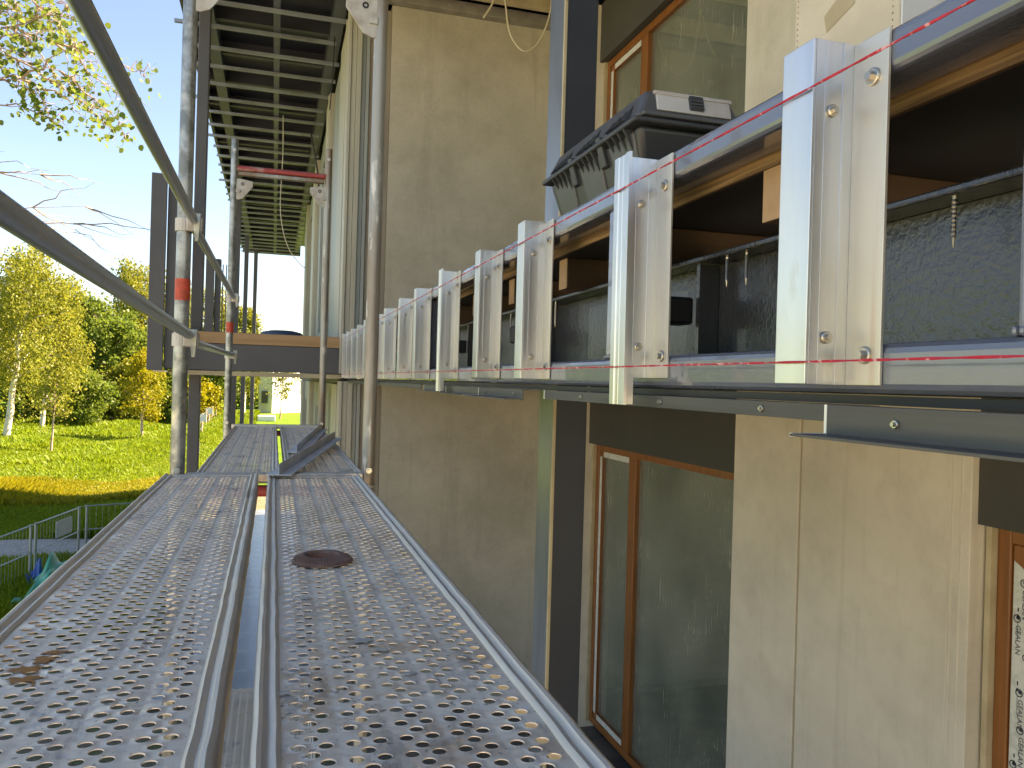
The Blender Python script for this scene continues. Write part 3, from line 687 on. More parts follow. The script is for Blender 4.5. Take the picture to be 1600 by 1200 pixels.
# ------------------------------------------------------------------ scaffold decks
DW, DL = .304, 2.96
HOLE = .0066
def deck_plate():
    """rows of open holes with raised lips; every second hole of the staggered rows is only a dimple"""
    n = 14; VV = []; QQ = []; base = 0
    ang = np.arange(n)*2*math.pi/n; circ = np.stack([np.cos(ang), np.sin(ang)], 1)
    cw, chh = .0245, .0172; X0 = .0295; NC = 10; rows = int((DL-.09)/chh); yb0 = .045
    hx, hy = cw/2, chh/2
    outer = np.array([(c*min(hx/max(abs(c), 1e-6), hy/max(abs(s_), 1e-6)), s_*min(hx/max(abs(c), 1e-6), hy/max(abs(s_), 1e-6))) for c, s_ in circ])
    for corner in ((-hx, -hy), (hx, -hy), (hx, hy), (-hx, hy)):
        i = int(np.argmin(((outer-np.array(corner))**2).sum(1))); outer[i] = corner
    extra = []
    rg_ = np.random.default_rng(3)
    for r in range(rows):
        odd = r % 2; cy = yb0+hy+r*chh
        for ci in range(NC-odd):
            cx = X0+hx+ci*cw+odd*hx
            hole = not odd or (ci+r//2*0) % 2 == 0
            q = rg_.uniform(.6, 1.25)
            if hole:
                rings = [np.c_[outer, np.zeros(n)], np.c_[circ*.0083, np.full(n, .0002)], np.c_[circ*.0077, np.full(n, .0006*q)], np.c_[circ*.0071, np.full(n, .0008*q)],
                         np.c_[circ*HOLE, np.full(n, .0004*q)], np.c_[circ*(HOLE-.0001), np.full(n, -.0004)]]
            else:
                rings = [np.c_[outer, np.zeros(n)], np.c_[circ*.0083, np.full(n, -.0003)], np.c_[circ*.0055, np.full(n, -.0009*q)], np.c_[circ*.0030, np.full(n, -.0014*q)], np.c_[circ*.0004, np.full(n, -.0015*q)]]
            v = np.concatenate(rings); v[:, 0] += cx; v[:, 1] += cy; VV.append(v)
            j = np.arange(n)
            for k in range(len(rings)-1):
                i0 = base+k*n; QQ.append(np.stack([i0+j, i0+(j+1) % n, i0+n+(j+1) % n, i0+n+j], 1))
            base += len(v)
        if odd: extra += [(X0, X0+hx, cy-hy, cy+hy), (X0+NC*cw-hx, X0+NC*cw, cy-hy, cy+hy)]
    yb1 = yb0+rows*chh
    extra += [(.026, X0, 0, DL), (X0+NC*cw, DW-.026, 0, DL), (X0, X0+NC*cw, 0, yb0), (X0, X0+NC*cw, yb1, DL)]
    V = np.concatenate(VV); Q = np.concatenate(QQ); m0 = len(V)
    V = np.concatenate([V, np.array([p for a, b, c_, d_ in extra for p in ((a, c_, 0), (b, c_, 0), (b, d_, 0), (a, d_, 0))])])
    Q = np.concatenate([Q, np.arange(m0, m0+4*len(extra)).reshape(-1, 4)])
    return V, Q
PV, PQ = deck_plate()
def deck_thing(x, y, z, lab):
    t = thing('scaffold_deck', lab, 'scaffold deck', (x, y, z), 'perforated steel scaffold decks')
    fast_mesh('perforated_plate', PV+np.array([x, y, z]), PQ, mt['deck'], t, smooth=True)
    prof = [(0, -.062), (0, .002), (.002, .0065), (.006, .009), (.010, .0078), (.0125, .004), (.0155, .0022), (.019, .0045), (.0225, .0058), (.026, .003), (.0275, -.001), (.0255, -.003), (.006, -.001), (.003, -.004), (.003, -.062)]
    for mir in (0, 1):
        pp = [((DW-a) if mir else a, b) for a, b in prof]
        # slightly wavy, knocked rim
        mb = MB(); n = len(pp); st = 60; vs = []
        for q in range(st+1):
            wv = random.gauss(0, .0005); dz = random.gauss(0, .0003)
            vs += [(x+a+wv, y+DL*q/st, z+b+(dz if b > -.01 else 0)) for a, b in pp]
        fs = [(q*n+i, q*n+(i+1) % n, (q+1)*n+(i+1) % n, (q+1)*n+i) for q in range(st) for i in range(n)] + [tuple(range(n)), tuple(range(st*n, st*n+n))[::-1]]
        mb.add(vs, fs); obj('side_rim', mb, mt['deckrim'], t, smooth=True)
    for yy in (y-.004, y+DL-.024):
        em = MB().box(x+.02, x+DW-.02, yy, yy+.026, z-.03, z+.0035)
        for k in range(4): em.box(x+.055+k*.055, x+.085+k*.055, yy-.002, yy+.028, z+.0035, z+.0058)
        obj('end_cap', em, mt['deckrim'], t, .002)
    return t
ZD = -.344
d1 = deck_thing(-.346, -.03, ZD, 'near left perforated steel deck with orange spill, beside the guardrail')
def deck_copy(x, y, z, sx, lab):
    c = copy_tree(d1); c.location = (x, y, z+EYE); c['label'] = lab; c.scale = (sx, 1, 1); return c
deck_copy(-.012, -.08, ZD, 1.03, 'near right perforated steel deck carrying the rusty disc')
deck_copy(-.264, 3.08, -.362, .965, 'far left perforated steel deck with nothing lying on it')
deck_copy(.052, 3.08, -.362, .94, 'far right perforated steel deck under the two metal offcuts')
deck_copy(-.30, 3.34, -2.344, 1., 'lower perforated deck glimpsed through the gap between the near decks')
deck_copy(.01, 3.34, -2.344, 1., 'lower perforated deck beside the wall, two metres below the offcuts')

# spills on the near left deck and mortar on the right one: thin, with an outline of their own
def blotch(name, c, r, mat, parent, sx=1., n=22, seed=1, z=ZD+.0028):
    rr = random.Random(seed); mb = MB(); vs = [(c[0], c[1], z)]
    for k in range(n):
        a = 2*math.pi*k/n; q = r*rr.uniform(.45, 1.15); vs.append((c[0]+q*sx*math.cos(a), c[1]+q*math.sin(a), z-.0012))
    mb.add(vs, [(0, 1+k, 1+(k+1) % n) for k in range(n)]); return obj(name, mb, mat, parent, smooth=True)
for q, (a, b, r_, s_) in enumerate(((-.262, 1.035, .014, 1.5), (-.252, 1.065, .013, 1.4), (-.258, 1.000, .012, 1.6), (-.246, 1.09, .009, 1.6), (-.243, .985, .006, .6))):
    tag(blotch('paint_spill', (a, b), r_, mt['spill_o'], d1, s_, seed=q+3), None, None)
nr = [o for o in bpy.data.objects if o.get('label', '').startswith('near right perforated')][0]
for q, (a, b, r_) in enumerate(((.115, 1.06, .012), (.135, 1.02, .009), (.02, .90, .008), (.155, .93, .008), (.055, 1.28, .007), (.19, 1.2, .007))):
    blotch('mortar_spot', (a, b), r_, mt['spill_c'], nr, 1.3, seed=q+20, z=ZD+.003)

# ------------------------------------------------------------------ scaffold frames
PR = .0242; PXL, PXR = -.311, .342
def clamp_parts(x, y, z, parent):
    c = obj('guardrail_clamp', MB().box(x+.010, x+.062, y-.048, y-.020, z-.030, z+.018), mt['gusset'], parent, .005)
    obj('wedge', MB().hexa([(x+.040, y-.056, z-.066), (x+.052, y-.056, z-.066), (x+.052, y-.046, z-.066), (x+.040, y-.046, z-.066)],
                           [(x+.030, y-.060, z+.030), (x+.058, y-.060, z+.030), (x+.058, y-.046, z+.030), (x+.030, y-.046, z+.030)]), mt['galv'], c, .002)
    obj('collar', MB().lathe((x, y, z-.006), [(PR+.001, -.022), (PR+.006, -.022), (PR+.006, .022), (PR+.001, .022), (PR+.001, -.022)], 18), mt['gusset'], c)
def gusset(x, y, z, s, parent):
    pr = [(x, z), (x+s*.045, z), (x+s*.115, z-.012), (x+s*.115, z-.05), (x+s*.05, z-.135), (x+s*.02, z-.148), (x, z-.148)]
    hole = []
    g_ = obj('gusset', MB().prism(pr, 'y', y-.004, y+.004), mt['gusset'], parent, .0015)
    obj('hole_rim', MB().lathe((x+s*.045, y-.006, z-.035), [(.006, 0), (.012, 0), (.012, .002), (.006, .002), (.0058, 0)], 12, 'y'), mt['black'], g_)
    obj('gusset_lug', MB().box(min(x, x+s*.03), max(x, x+s*.03), y-.012, y+.012, z-.10, z-.075), mt['gusset'], g_, .002)
def frame(y, ztop, lab, tape_z, up, low, upz, lowz):
    t = thing('scaffold_portal', lab, 'scaffold frame', (0, y, G), 'scaffold frames')
    for x, m in ((PXL, 'galv'), (PXR, 'galv_rust')):
        zt_ = ztop
        pst = obj('post', MB().tube([(x, y, G+.03), (x, y, -1.2), (x, y, .2), (x, y, zt_)], PR, 20), mt[m], t, smooth=True)
        obj('base_plate', MB().box(x-.07, x+.07, y-.07, y+.07, G+.02, G+.034), mt['galv'], pst)
        obj('spigot_ring', MB().lathe((x, y, -.385), [(PR, -.01), (PR+.005, -.01), (PR+.005, .0), (PR, .0)], 18), mt['galv'], pst)
        obj('bolt', hexbolt(MB(), (x, y-PR, ZD+.012), .007, 'y'), mt['screw'], pst)
        obj('bolt', hexbolt(MB(), (x, y-PR, 1.60), .007, 'y'), mt['screw'], pst)
    bm_ = MB().tube([(PXL, y, -.405), (PXR, y, -.405)], .021, 14)
    obj('deck_transom', bm_, mt['redpaint'], t, smooth=True)
    obj('deck_hook_strip', MB().box(PXL+.03, PXR-.02, y-.022, y+.022, -.372, -.341), mt['deckrim'], t, .005, seg=3)
    obj('lower_transom', MB().tube([(PXL, y, -2.40), (PXR, y, -2.40)], .021, 14), mt['galv'], t, smooth=True)
    obj('top_transom', MB().tube([(PXL+.02, y, 1.478), (PXR-.02, y, 1.478)], .020, 14), mt['redpaint'], t, smooth=True)
    obj('top_channel', MB().box(PXL+.03, PXR-.03, y-.024, y+.024, 1.425, 1.452), mt['galv_rust'], t, .004)
    gusset(PXL+PR*.6, y-.012, 1.40, 1, t); gusset(PXR-PR*.6, y-.012, 1.40, -1, t)
    tp = obj('red_tape', MB().lathe((PXL, y, tape_z), [(PR, -.037), (PR+.0012, -.037), (PR+.0012, .037), (PR, .037)], 24), mt['redtape'], t, smooth=True)
    clamp_parts(PXL, y, up, t); clamp_parts(PXL, y, low, t)
    return t
frame(2.975, 3.3, 'near tall scaffold frame with red tape band on its outer post', .292, .520, .125, .5, .1)
frame(6.02, 1.68, 'far scaffold frame with a red painted top tube under the soffit', .343, .552, .150, .5, .1)

def rail(p0, p1, lab, sag=0):
    p0, p1 = Vector(p0), Vector(p1); L = (p1-p0).length; t = (p1-p0)/L; r = .0158
    pts = [p0, p0+t*.03, p0+t*.07] + [p0+t*(L*f)+Vector((0, 0, -sag*math.sin(math.pi*f))) for f in (.2, .35, .5, .65, .8)] + [p1-t*.09, p1-t*.035, p1]
    rad = [r*.72, r*.8, r] + [r]*5 + [r, r*.8, r*.72]
    mb = MB().tube(pts, rad, 18)
    return tag(obj('guardrail', mb, mt['rail'], smooth=True), lab, 'guardrail', 'scaffold guardrails')
XR = -.272
rail((XR, -.2, .505), (XR-.002, 2.925, .522), 'near upper galvanised guardrail tube crossing the sky')
rail((XR, -.2, .188), (XR-.004, 2.925, .132), 'near lower galvanised guardrail tube crossing the trees', .004)
rail((XR-.002, 2.93, .500), (-.289, 5.99, .556), 'far upper guardrail tube between the two scaffold frames')
rail((XR-.004, 2.93, .112), (-.292, 5.99, .150), 'far lower guardrail tube in front of the dark balcony beam')

# ------------------------------------------------------------------ things lying on the decks
RD = thing('steel_disc', 'rusty brown toothed steel ring lying on the near right deck', 'steel ring', (.096, 1.53, ZD+.002))
obj('ring', MB().lathe((.096, 1.53, ZD+.0025), [(.029, .0005), (.029, .010), (.032, .0135), (.037, .014), (.052, .007), (.056, .004), (.0555, .0005), (.029, .0005)], 64), mt['rust'], RD, smooth=True)
tm = MB()
for k in range(60):
    a = 2*math.pi*k/60; c_, s_ = math.cos(a), math.sin(a); ta = (-s_*.0011, c_*.0011)
    def pt(r, h, sg): return (.096+r*c_+ta[0]*sg, 1.53+r*s_+ta[1]*sg, ZD+.0025+h)
    tm.add([pt(.036, .014, -1), pt(.036, .014, 1), pt(.053, .0065, 1), pt(.053, .0065, -1), pt(.036, .0155, 0), pt(.053, .0082, 0)], [(0, 3, 5, 4), (1, 4, 5, 2), (0, 4, 1), (3, 2, 5)])
o_ = obj('teeth', tm, mt['rust'], RD); o_['kind'] = 'stuff'

def tee(p0, p1, w, hgt, z, lab):
    p0, p1 = Vector(p0), Vector(p1); t = (p1-p0).normalized(); n = Vector((-t.y, t.x, 0)); th = .0026
    T = thing('metal_offcut', lab, 'metal profile', (*(p0+p1).to_2d()/2, z), 'aluminium offcuts on the deck')
    def bar(a, b, z0, z1): return [tuple(p0+n*a+Vector((0, 0, z0))), tuple(p1+n*a+Vector((0, 0, z0))), tuple(p1+n*b+Vector((0, 0, z0))), tuple(p0+n*b+Vector((0, 0, z0)))], [tuple(p0+n*a+Vector((0, 0, z1))), tuple(p1+n*a+Vector((0, 0, z1))), tuple(p1+n*b+Vector((0, 0, z1))), tuple(p0+n*b+Vector((0, 0, z1)))]
    obj('flange', MB().hexa(*bar(-w*.5, w*.5, z, z+th)), mt['offcut'], T)
    obj('leg', MB().hexa(*bar(-.0013, .0013, z+th, z+hgt)), mt['offcut'], T)
tee((.024, 2.80, 0), (.335, 4.56, 0), .085, .038, -.330, 'nearer metal offcut lying askew across the joint between the near and far decks')
tee((.110, 3.88, 0), (.325, 5.70, 0), .085, .038, -.352, 'metal offcut lying further back, wholly on the far right deck')
pc = MB().hexa([(.255, 3.16, -.357), (.30, 3.15, -.357), (.305, 3.17, -.357), (.26, 3.185, -.357)], [(.257, 3.162, -.351), (.298, 3.152, -.347), (.303, 3.168, -.348), (.262, 3.18, -.352)])
tag(obj('wood_chip', pc, mt['spill_c']), 'small pale wood chip on the far right deck by the post', 'wood chip')

# wires hanging from the ceilings
def wire(pts, r, lab, m='wire'):
    P = [Vector(p) for p in pts]; out = []
    for i in range(len(P)-1):
        a, b, c_, d_ = P[max(i-1, 0)], P[i], P[i+1], P[min(i+2, len(P)-1)]
        for q in range(8):
            s = q/8; out.append(.5*((2*b)+(c_-a)*s+(2*a-5*b+4*c_-d_)*s*s+(3*b-a-3*c_+d_)*s**3))
    out.append(P[-1]); tag(obj('hanging_wire', MB().tube(out, r, 6), mt[m], smooth=True), lab, 'wire', 'hanging wires')
wire([(1.88, 7.0, 3.70), (1.918, 7.0, 3.44), (1.97, 7.0, 3.18), (2.10, 7.0, 3.045), (2.23, 7.0, 3.13), (2.33, 7.0, 3.36), (2.37, 7.0, 3.66)], .008, 'cream wire hanging in a loop beside the upper column')
wire([(1.86, 7.0, 3.66), (1.80, 7.0, 3.44), (1.715, 7.0, 3.285)], .009, 'short cream wire end sticking out left of the wire loop')
wire([(.02, 11.0, 3.45), (.03, 11.0, 2.9), (.02, 11.0, 2.2), (.12, 11.0, 1.75), (.30, 11.0, 1.50), (.38, 11.0, 1.47)], .005, 'thin wire hanging from the middle of the soffit against the sky')
wire([(.50, 8.4, 3.5), (.49, 8.4, 3.1), (.47, 8.4, 2.75)], .006, 'short dark wire dangling beside the far frame top', 'black')
wire([(.40, 11.5, 3.4), (.50, 11.5, 2.9), (.54, 11.5, 2.55), (.60, 11.5, 2.48)], .012, 'dark cable hanging at the facade under the soffit', 'black')

# ------------------------------------------------------------------ barrier fence, tarpaulin and other things in the field
def barrier(p0, p1, lab, hgt=.95):
    p0, p1 = Vector((*p0, G)), Vector((*p1, G)); T = thing('site_barrier', lab, 'barrier', tuple((p0+p1)/2), 'site barriers')
    up = Vector((0, 0, 1))
    for p in (p0, p1):
        q = p + (p1-p0).normalized()*(.05 if p is p0 else -.05)
        obj('post', MB().tube([q+up*.02, q+up*hgt], .02, 10), mt['fence'], T, smooth=True)
        obj('foot', MB().box(q.x-.20, q.x+.20, q.y-.09, q.y+.09, G+.01, G+.11), mt['blackfoot'], T, .02)
    for zz in (.10, .52, hgt-.015):
        obj('rail', MB().tube([p0+up*zz, p1+up*zz], .012, 8), mt['fence'], T, smooth=True)
    wm = MB(); n = int((p1-p0).length/.10)
    for k in range(1, n):
        q = p0+(p1-p0)*k/n; wm.tube([q+up*.11, q+up*(hgt-.02)], .0022, 4, caps=False)
    o_ = obj('mesh_wire', wm, mt['fence'], T); o_['kind'] = 'stuff'
    return T
barrier((-3.17, 15.50), (-3.46, 13.84), 'grey site barrier with a white sign, standing on the gravel edge')
barrier((-3.47, 13.78), (-3.76, 12.1), 'grey site barrier behind the green tarpaulin at the left edge')
barrier((-3.14, 15.6), (-1.35, 16.3), 'grey site barrier with a white sign half hidden by the scaffold deck')
br = MB().tube([(-2.5, 15.85, G+.62), (-2.28, 15.5, G+.05)], .014, 8); tag(obj('brace_tube', br, mt['fence'], smooth=True), 'slanting grey tube leaning on the half hidden barrier', 'tube')
def plate(c, u, wd, ht, lab):
    u = Vector((*u, 0)).normalized(); n = Vector((u.y, -u.x, 0)); mb = MB(); pr = []
    for cx, cz, a0 in ((1, 1, 0), (-1, 1, 90), (-1, -1, 180), (1, -1, 270)):
        for k in range(4):
            a = R(a0+k*30); pr.append((cx*(wd/2-.04)+.04*math.cos(a), cz*(ht/2-.04)+.04*math.sin(a)))
    vs = [Vector(c)+u*a+Vector((0, 0, b))+n*s for s in (-.004, .004) for a, b in pr]; m_ = len(pr)
    mb.add(vs, [(k, (k+1) % m_, m_+(k+1) % m_, m_+k) for k in range(m_)]+[tuple(range(m_))[::-1], tuple(range(m_, 2*m_))])
    tag(obj('blank_sign', mb, mt['sign']), lab, 'sign', 'white signs on the barriers')
plate((-3.285, 14.9, G+.70), (.29, 1.66), .62, .27, 'blank white rounded sign hung on the barrier by the gravel')
plate((-2.02, 16.01, G+.62), (1.79, .7), .40, .34, 'blank white sign on the barrier half hidden by the deck')
# tarpaulin heap
def heap(name, cx, cy, lx, ly, h, mat, lab, seed):
    r2 = np.random.default_rng(seed); nx, ny = 34, 34; vs = []
    ph = r2.uniform(0, 6.3, 8)
    for j in range(ny+1):
        for i in range(nx+1):
            a, b = i/nx*2-1, j/ny*2-1; rr = math.hypot(a, b)
            edge = 1+.18*math.sin(5*math.atan2(b, a)+ph[0])
            z = max(0, 1-(rr/edge)**2)*h
            z *= 1+.35*math.sin(7*a+4*b+ph[1])+.25*math.sin(11*b-5*a+ph[2])+.15*math.sin(19*a+ph[3])
            s = min(1, edge/max(rr, 1e-3)) if rr > edge else 1
            vs.append((cx+a*s*lx, cy+b*s*ly, G+.02+max(0, z)+r2.uniform(0, .012)))
    mb = MB().add(vs, [(j*(nx+1)+i, j*(nx+1)+i+1, (j+1)*(nx+1)+i+1, (j+1)*(nx+1)+i) for j in range(ny) for i in range(nx)])
    tag(obj(name, mb, mat, smooth=True), lab, 'tarpaulin')
heap('tarpaulin', -2.98, 13.35, .50, 1.75, .34, mt['tarp'], 'crumpled bright green tarpaulin on the grass beside the barrier', 4)
heap('blue_sheet', -3.30, 13.5, .20, .32, .30, mt['tarp_blue'], 'small piece of blue sheeting beside the green tarpaulin', 9)

# old wooden fence running away on the right of the field
fx = [(-2.62, 31.5, .85), (-3.45, 38, 1.25), (-3.62, 42.5, 1.25), (-3.75, 47, 1.2), (-3.9, 51.5, 1.25), (-4.05, 56, 1.2), (-4.15, 60.5, 1.25), (-4.2, 65, 1.2)]
for k, (x, y, h) in enumerate(fx):
    lab = 'dark thick post standing in the grass beyond the near deck edge' if k == 0 else f'{ORD[k]} weathered post of the wire fence running away'
    tag(obj('fence_post', MB().tube([(x, y, G), (x+.02, y, G+h*.6), (x+.03, y, G+h)], [.07, .065, .06] if k else [.045, .045, .045], 8), mt['bark_p'] if k else mt['steel_matt'], smooth=True), lab, 'fence post', 'posts of the far fence')
for k, zz in enumerate((.4, .75, 1.1)):
    tag(obj('fence_wire', MB().tube([(x+.02, y, G+zz) for x, y, h in fx[1:]], .008, 5), mt['fence']), f'{("lowest", "middle", "top")[k]} wire of the far field fence', 'wire', 'wires of the far fence')
for k, (x, y) in enumerate(((-3.75, 47), (-4.05, 56))):
    tag(obj('white_tag', MB().box(x-.2, x+.25, y-.1, y-.08, G+.75, G+1.15), mt['sign']), ('nearer' if k == 0 else 'farther')+' white square plate on the far fence', 'sign', 'plates on the far fence')

# white house behind the trees
H = thing('white_house', 'bright white house wall seen under the balcony beyond the field', 'house', (5, 75, G))
hp = [(-.1, 76), (7.6, 85.2), (6.4, 86.2), (-1.3, 77)]
obj('wall', MB().prism(hp, 'z', G, 1.9), mt['whitewall'], H)
obj('roof', MB().prism([(-.3, 75.6), (8.0, 85.3), (6.2, 86.8), (-1.7, 77.1)], 'z', 1.9, 2.15), mt['clad_c'], H)
obj('window', MB().box(-1.05, -.5, 76.2, 76.6, G+.9, G+2.0), mt['darkglass'], H)
tag(obj('stone_block', MB().box(-1.1, .2, 62, 63, G, G+.42), mt['sign'], bevel=.06), 'pale stone block on the grass in front of the white house', 'stone block')

# ------------------------------------------------------------------ trees
def leaf_quads(P, size, rg, droop=0.):
    n = len(P); a = rg.normal(size=(n, 3)); a /= np.linalg.norm(a, axis=1)[:, None]
    b = rg.normal(size=(n, 3)); b -= (b*a).sum(1)[:, None]*a; b /= np.linalg.norm(b, axis=1)[:, None]
    if droop: b[:, 2] -= droop; b /= np.linalg.norm(b, axis=1)[:, None]
    s = size*rg.uniform(.6, 1.25, n)[:, None]
    v = np.stack([P-b*s*.62, P+a*s*.42, P+b*s*.62, P-a*s*.42], 1).reshape(-1, 3)
    return v, np.arange(4*n).reshape(-1, 4)

def tree(name, lab, base, hgt, rad, leafm, barkm, n, kind='round', tr=.16, lean=(0, 0), size=.2, seed=1, clear=.25, cat='tree', group='trees beyond the field'):
    rg = np.random.default_rng(seed); rr = random.Random(seed)
    bx, by = base; T = thing(name, lab, cat, (bx, by, G), group)
    top = Vector((bx+lean[0], by+lean[1], G+hgt*.93)); b0 = Vector((bx, by, G-.05))
    pts = []; 
    for k in range(9):
        f = k/8; pts.append(b0.lerp(top, f)+Vector((rr.gauss(0, .02*hgt)*f*.6, rr.gauss(0, .02*hgt)*f*.6, 0)))
    obj('trunk', MB().tube(pts, [tr*(1-.88*k/8) for k in range(9)], 10), barkm, T, smooth=True)
    cen = []; wts = []
    nb = 26 if kind != 'slim' else 16
    lm = MB()
    for k in range(nb):
        f = clear+(1-clear)*(k+.5)/nb; i = min(int(f*8), 7); p = pts[i].lerp(pts[i+1], f*8-i)
        th = k*2.4+rr.uniform(-.5, .5)
        g = (f-clear)/(1-clear)
        if kind == 'round': ext = rad*math.sqrt(max(.05, 1-(2*g-.9)**2*.95))
        elif kind == 'weep': ext = rad*(1.05-.75*g)*(.55+.45*min(1, g*4))
        else: ext = rad*(1.0-.8*g)*(.5+.5*min(1, g*4))
        ext *= rr.uniform(.65, 1.15)
        rise = {'round': .35, 'weep': .45, 'slim': .7}[kind]*ext
        e = p+Vector((math.cos(th)*ext, math.sin(th)*ext, rise)); mid = p.lerp(e, .5)+Vector((0, 0, .08*ext))
        lm.tube([p, mid, e], [tr*.28*(1-f*.6)+.012, tr*.16*(1-f*.6)+.008, .006], 5)
        for q in range(9):
            s = rr.uniform(.3, 1.08); c_ = p.lerp(e, s)
            c_ += Vector((rr.gauss(0, .14*rad), rr.gauss(0, .14*rad), rr.gauss(0, .10*rad)))
            cen.append(c_); wts.append(.5+s)
    obj('branches', lm, barkm, T, smooth=True)
    cen = np.array([tuple(c_) for c_ in cen]); wts = np.array(wts)/sum(wts)
    idx = rg.choice(len(cen), n, p=wts); cs = rad*.11*rg.uniform(.5, 1.5, len(cen))
    off = rg.normal(size=(n, 3))*cs[idx][:, None]
    if kind == 'weep':
        off[:, :2] *= .75; off[:, 2] = off[:, 2]*.5-rg.exponential(rad*.22, n)
    P = cen[idx]+off
    P[:, 2] = np.maximum(P[:, 2], G+.3)
    v, q = leaf_quads(P, size, rg, .8 if kind == 'weep' else 0)
    fast_mesh('crown', v, q, leafm, T)
    return T
L = mt
tree('birch_tree', 'tall birch with thick white trunk at the left edge of the field', (-12.55, 44.8), 9.9, 2.6, L['leaf_birch'], L['bark_w'], 13000, 'weep', .17, (.9, .3), .13, 11, .30)
tree('birch_tree', 'second birch with leaning pale trunk just behind the left edge one', (-12.4, 50.5), 9.0, 2.4, L['leaf_birch'], L['bark_w'], 11000, 'weep', .13, (.5, 0), .14, 12, .3)
tree('birch_tree', 'birch crown rising furthest left behind the white trunk', (-14.6, 53), 10.2, 2.7, L['leaf_birch'], L['bark_p'], 11000, 'weep', .15, (.2, 0), .15, 13, .28)
tree('young_tree', 'small young tree with forked pink trunk and thin brownish crown', (-8.46, 35.9), 3.9, 1.05, L['leaf_birch'], L['bark_p'], 2600, 'slim', .05, (.15, 0), .085, 14, .38)
tree('young_tree', 'yellow young birch left of the grey balcony fin', (-6.15, 43), 4.4, 1.25, L['leaf_yellow'], L['bark_p'], 4600, 'slim', .06, (-.1, 0), .10, 15, .22)
tree('young_tree', 'thin yellow sapling right of the dark round tree', (-7.0, 48.5), 4.6, 1.3, L['leaf_yellow'], L['bark_w'], 4200, 'slim', .06, (.1, 0), .11, 16, .25)
tree('leafy_tree', 'dense mid green tree behind the young forked tree', (-12.1, 62), 8.6, 2.5, L['leaf_mid'], L['bark'], 12000, 'round', .2, (0, 0), .2, 17, .12)
tree('leafy_tree', 'dark round green tree under the weeping birch', (-10.4, 60), 6.9, 2.4, L['leaf_mid'], L['bark_w'], 13000, 'round', .2, (.2, 0), .19, 18, .15)
tree('birch_tree', 'largest weeping birch with golden hanging twigs in mid field', (-11.2, 70), 12.6, 3.3, L['leaf_birch'], L['bark_w'], 17000, 'weep', .2, (.4, 0), .18, 19, .25)
tree('birch_tree', 'weeping birch half hidden behind the grey balcony fin', (-8.2, 72), 11.8, 3.0, L['leaf_birch'], L['bark_w'], 14000, 'weep', .18, (.2, 0), .18, 20, .22)
tree('leafy_tree', 'dark green tree in the gap between the left birches', (-16.6, 80), 9.3, 3.2, L['leaf_dark'], L['bark'], 12000, 'round', .2, (0, 0), .24, 21, .08)
tree('leafy_tree', 'dark green tree at the back behind the weeping birch', (-14.2, 88), 9.0, 3.3, L['leaf_dark'], L['bark'], 12000, 'round', .2, (0, 0), .25, 22, .06)
tree('leafy_tree', 'dark green tree furthest back left of centre', (-20.2, 86), 9.6, 3.2, L['leaf_dark'], L['bark'], 10000, 'round', .2, (0, 0), .25, 23, .08)
tree('birch_tree', 'golden birch between the two scaffold posts', (-4.6, 66), 10.4, 2.3, L['leaf_birch'], L['bark_w'], 11000, 'weep', .16, (.2, 0), .16, 24, .25)
tree('birch_tree', 'golden birch right of the far scaffold post', (-2.35, 70), 9.6, 2.0, L['leaf_birch'], L['bark_w'], 9000, 'weep', .15, (.1, 0), .17, 25, .3)
tree('leafy_tree', 'green tree with leaning pale trunk under the balcony', (-5.9, 63.5), 4.8, 2.4, L['leaf_mid'], L['bark_p'], 8000, 'round', .19, (1.9, 0), .18, 26, .45)
tree('leafy_tree', 'dark tree behind the far scaffold post under the balcony', (-3.6, 84), 6.2, 2.6, L['leaf_dark'], L['bark'], 9000, 'round', .16, (0, 0), .22, 27, .08)
tree('leafy_tree', 'dark tree left of the white house', (-1.6, 86), 5.0, 2.0, L['leaf_dark'], L['bark'], 8000, 'round', .15, (0, 0), .22, 28, .08)
tree('young_tree', 'small thin tree in front of the white house wall', (.55, 66), 4.9, 1.2, L['leaf_birch'], L['bark_p'], 2200, 'slim', .06, (.2, 0), .12, 29, .3)
tree('leafy_tree', 'dark green tree behind the yellow young birch', (-9.0, 82), 7.6, 3.0, L['leaf_dark'], L['bark'], 11000, 'round', .2, (0, 0), .24, 30, .06)
tree('leafy_tree', 'mid green bush behind the thin sapling', (-7.0, 58), 4.2, 1.9, L['leaf_mid'], L['bark'], 7000, 'round', .1, (0, 0), .18, 31, .05)
tree('leafy_tree', 'round green top showing over the far balcony deck', (1.6, 90), 6.7, 2.4, L['leaf_mid'], L['bark'], 5000, 'round', .16, (0, 0), .22, 33, .2)
tree('leafy_tree', 'low green bush at the foot of the white birch trunk', (-11.2, 54), 3.2, 1.7, L['leaf_mid'], L['bark'], 6000, 'round', .08, (0, 0), .16, 34, .05)
for k, (x, y, h, r, m, lb) in enumerate((
    (-15.2, 58, 5.6, 2.2, 'leaf_mid', 'round green bush under the furthest left birch crown'),
    (-13.2, 66, 7.2, 2.5, 'leaf_mid', 'tall green tree between the left birches and the dark gap'),
    (-9.3, 57, 3.6, 1.8, 'leaf_birch', 'low yellowish bush left of the thin sapling'),
    (-8.4, 66, 6.4, 2.3, 'leaf_mid', 'green tree behind the yellow young birch, beside the fin'),
    (-17.6, 66, 8.6, 2.8, 'leaf_dark', 'dark green tree at the left picture edge behind the birches'),
    (-6.3, 75, 7.8, 2.5, 'leaf_birch', 'golden tree seen right of the grey fin'),
    (-5.0, 58, 2.6, 1.5, 'leaf_yellow', 'low yellow bush under the balcony near the fence'))):
    tree('leafy_tree', lb, (x, y), h, r, L[m], L['bark'], 9000, 'round', .14, (0, 0), .17, 50+k, .06)
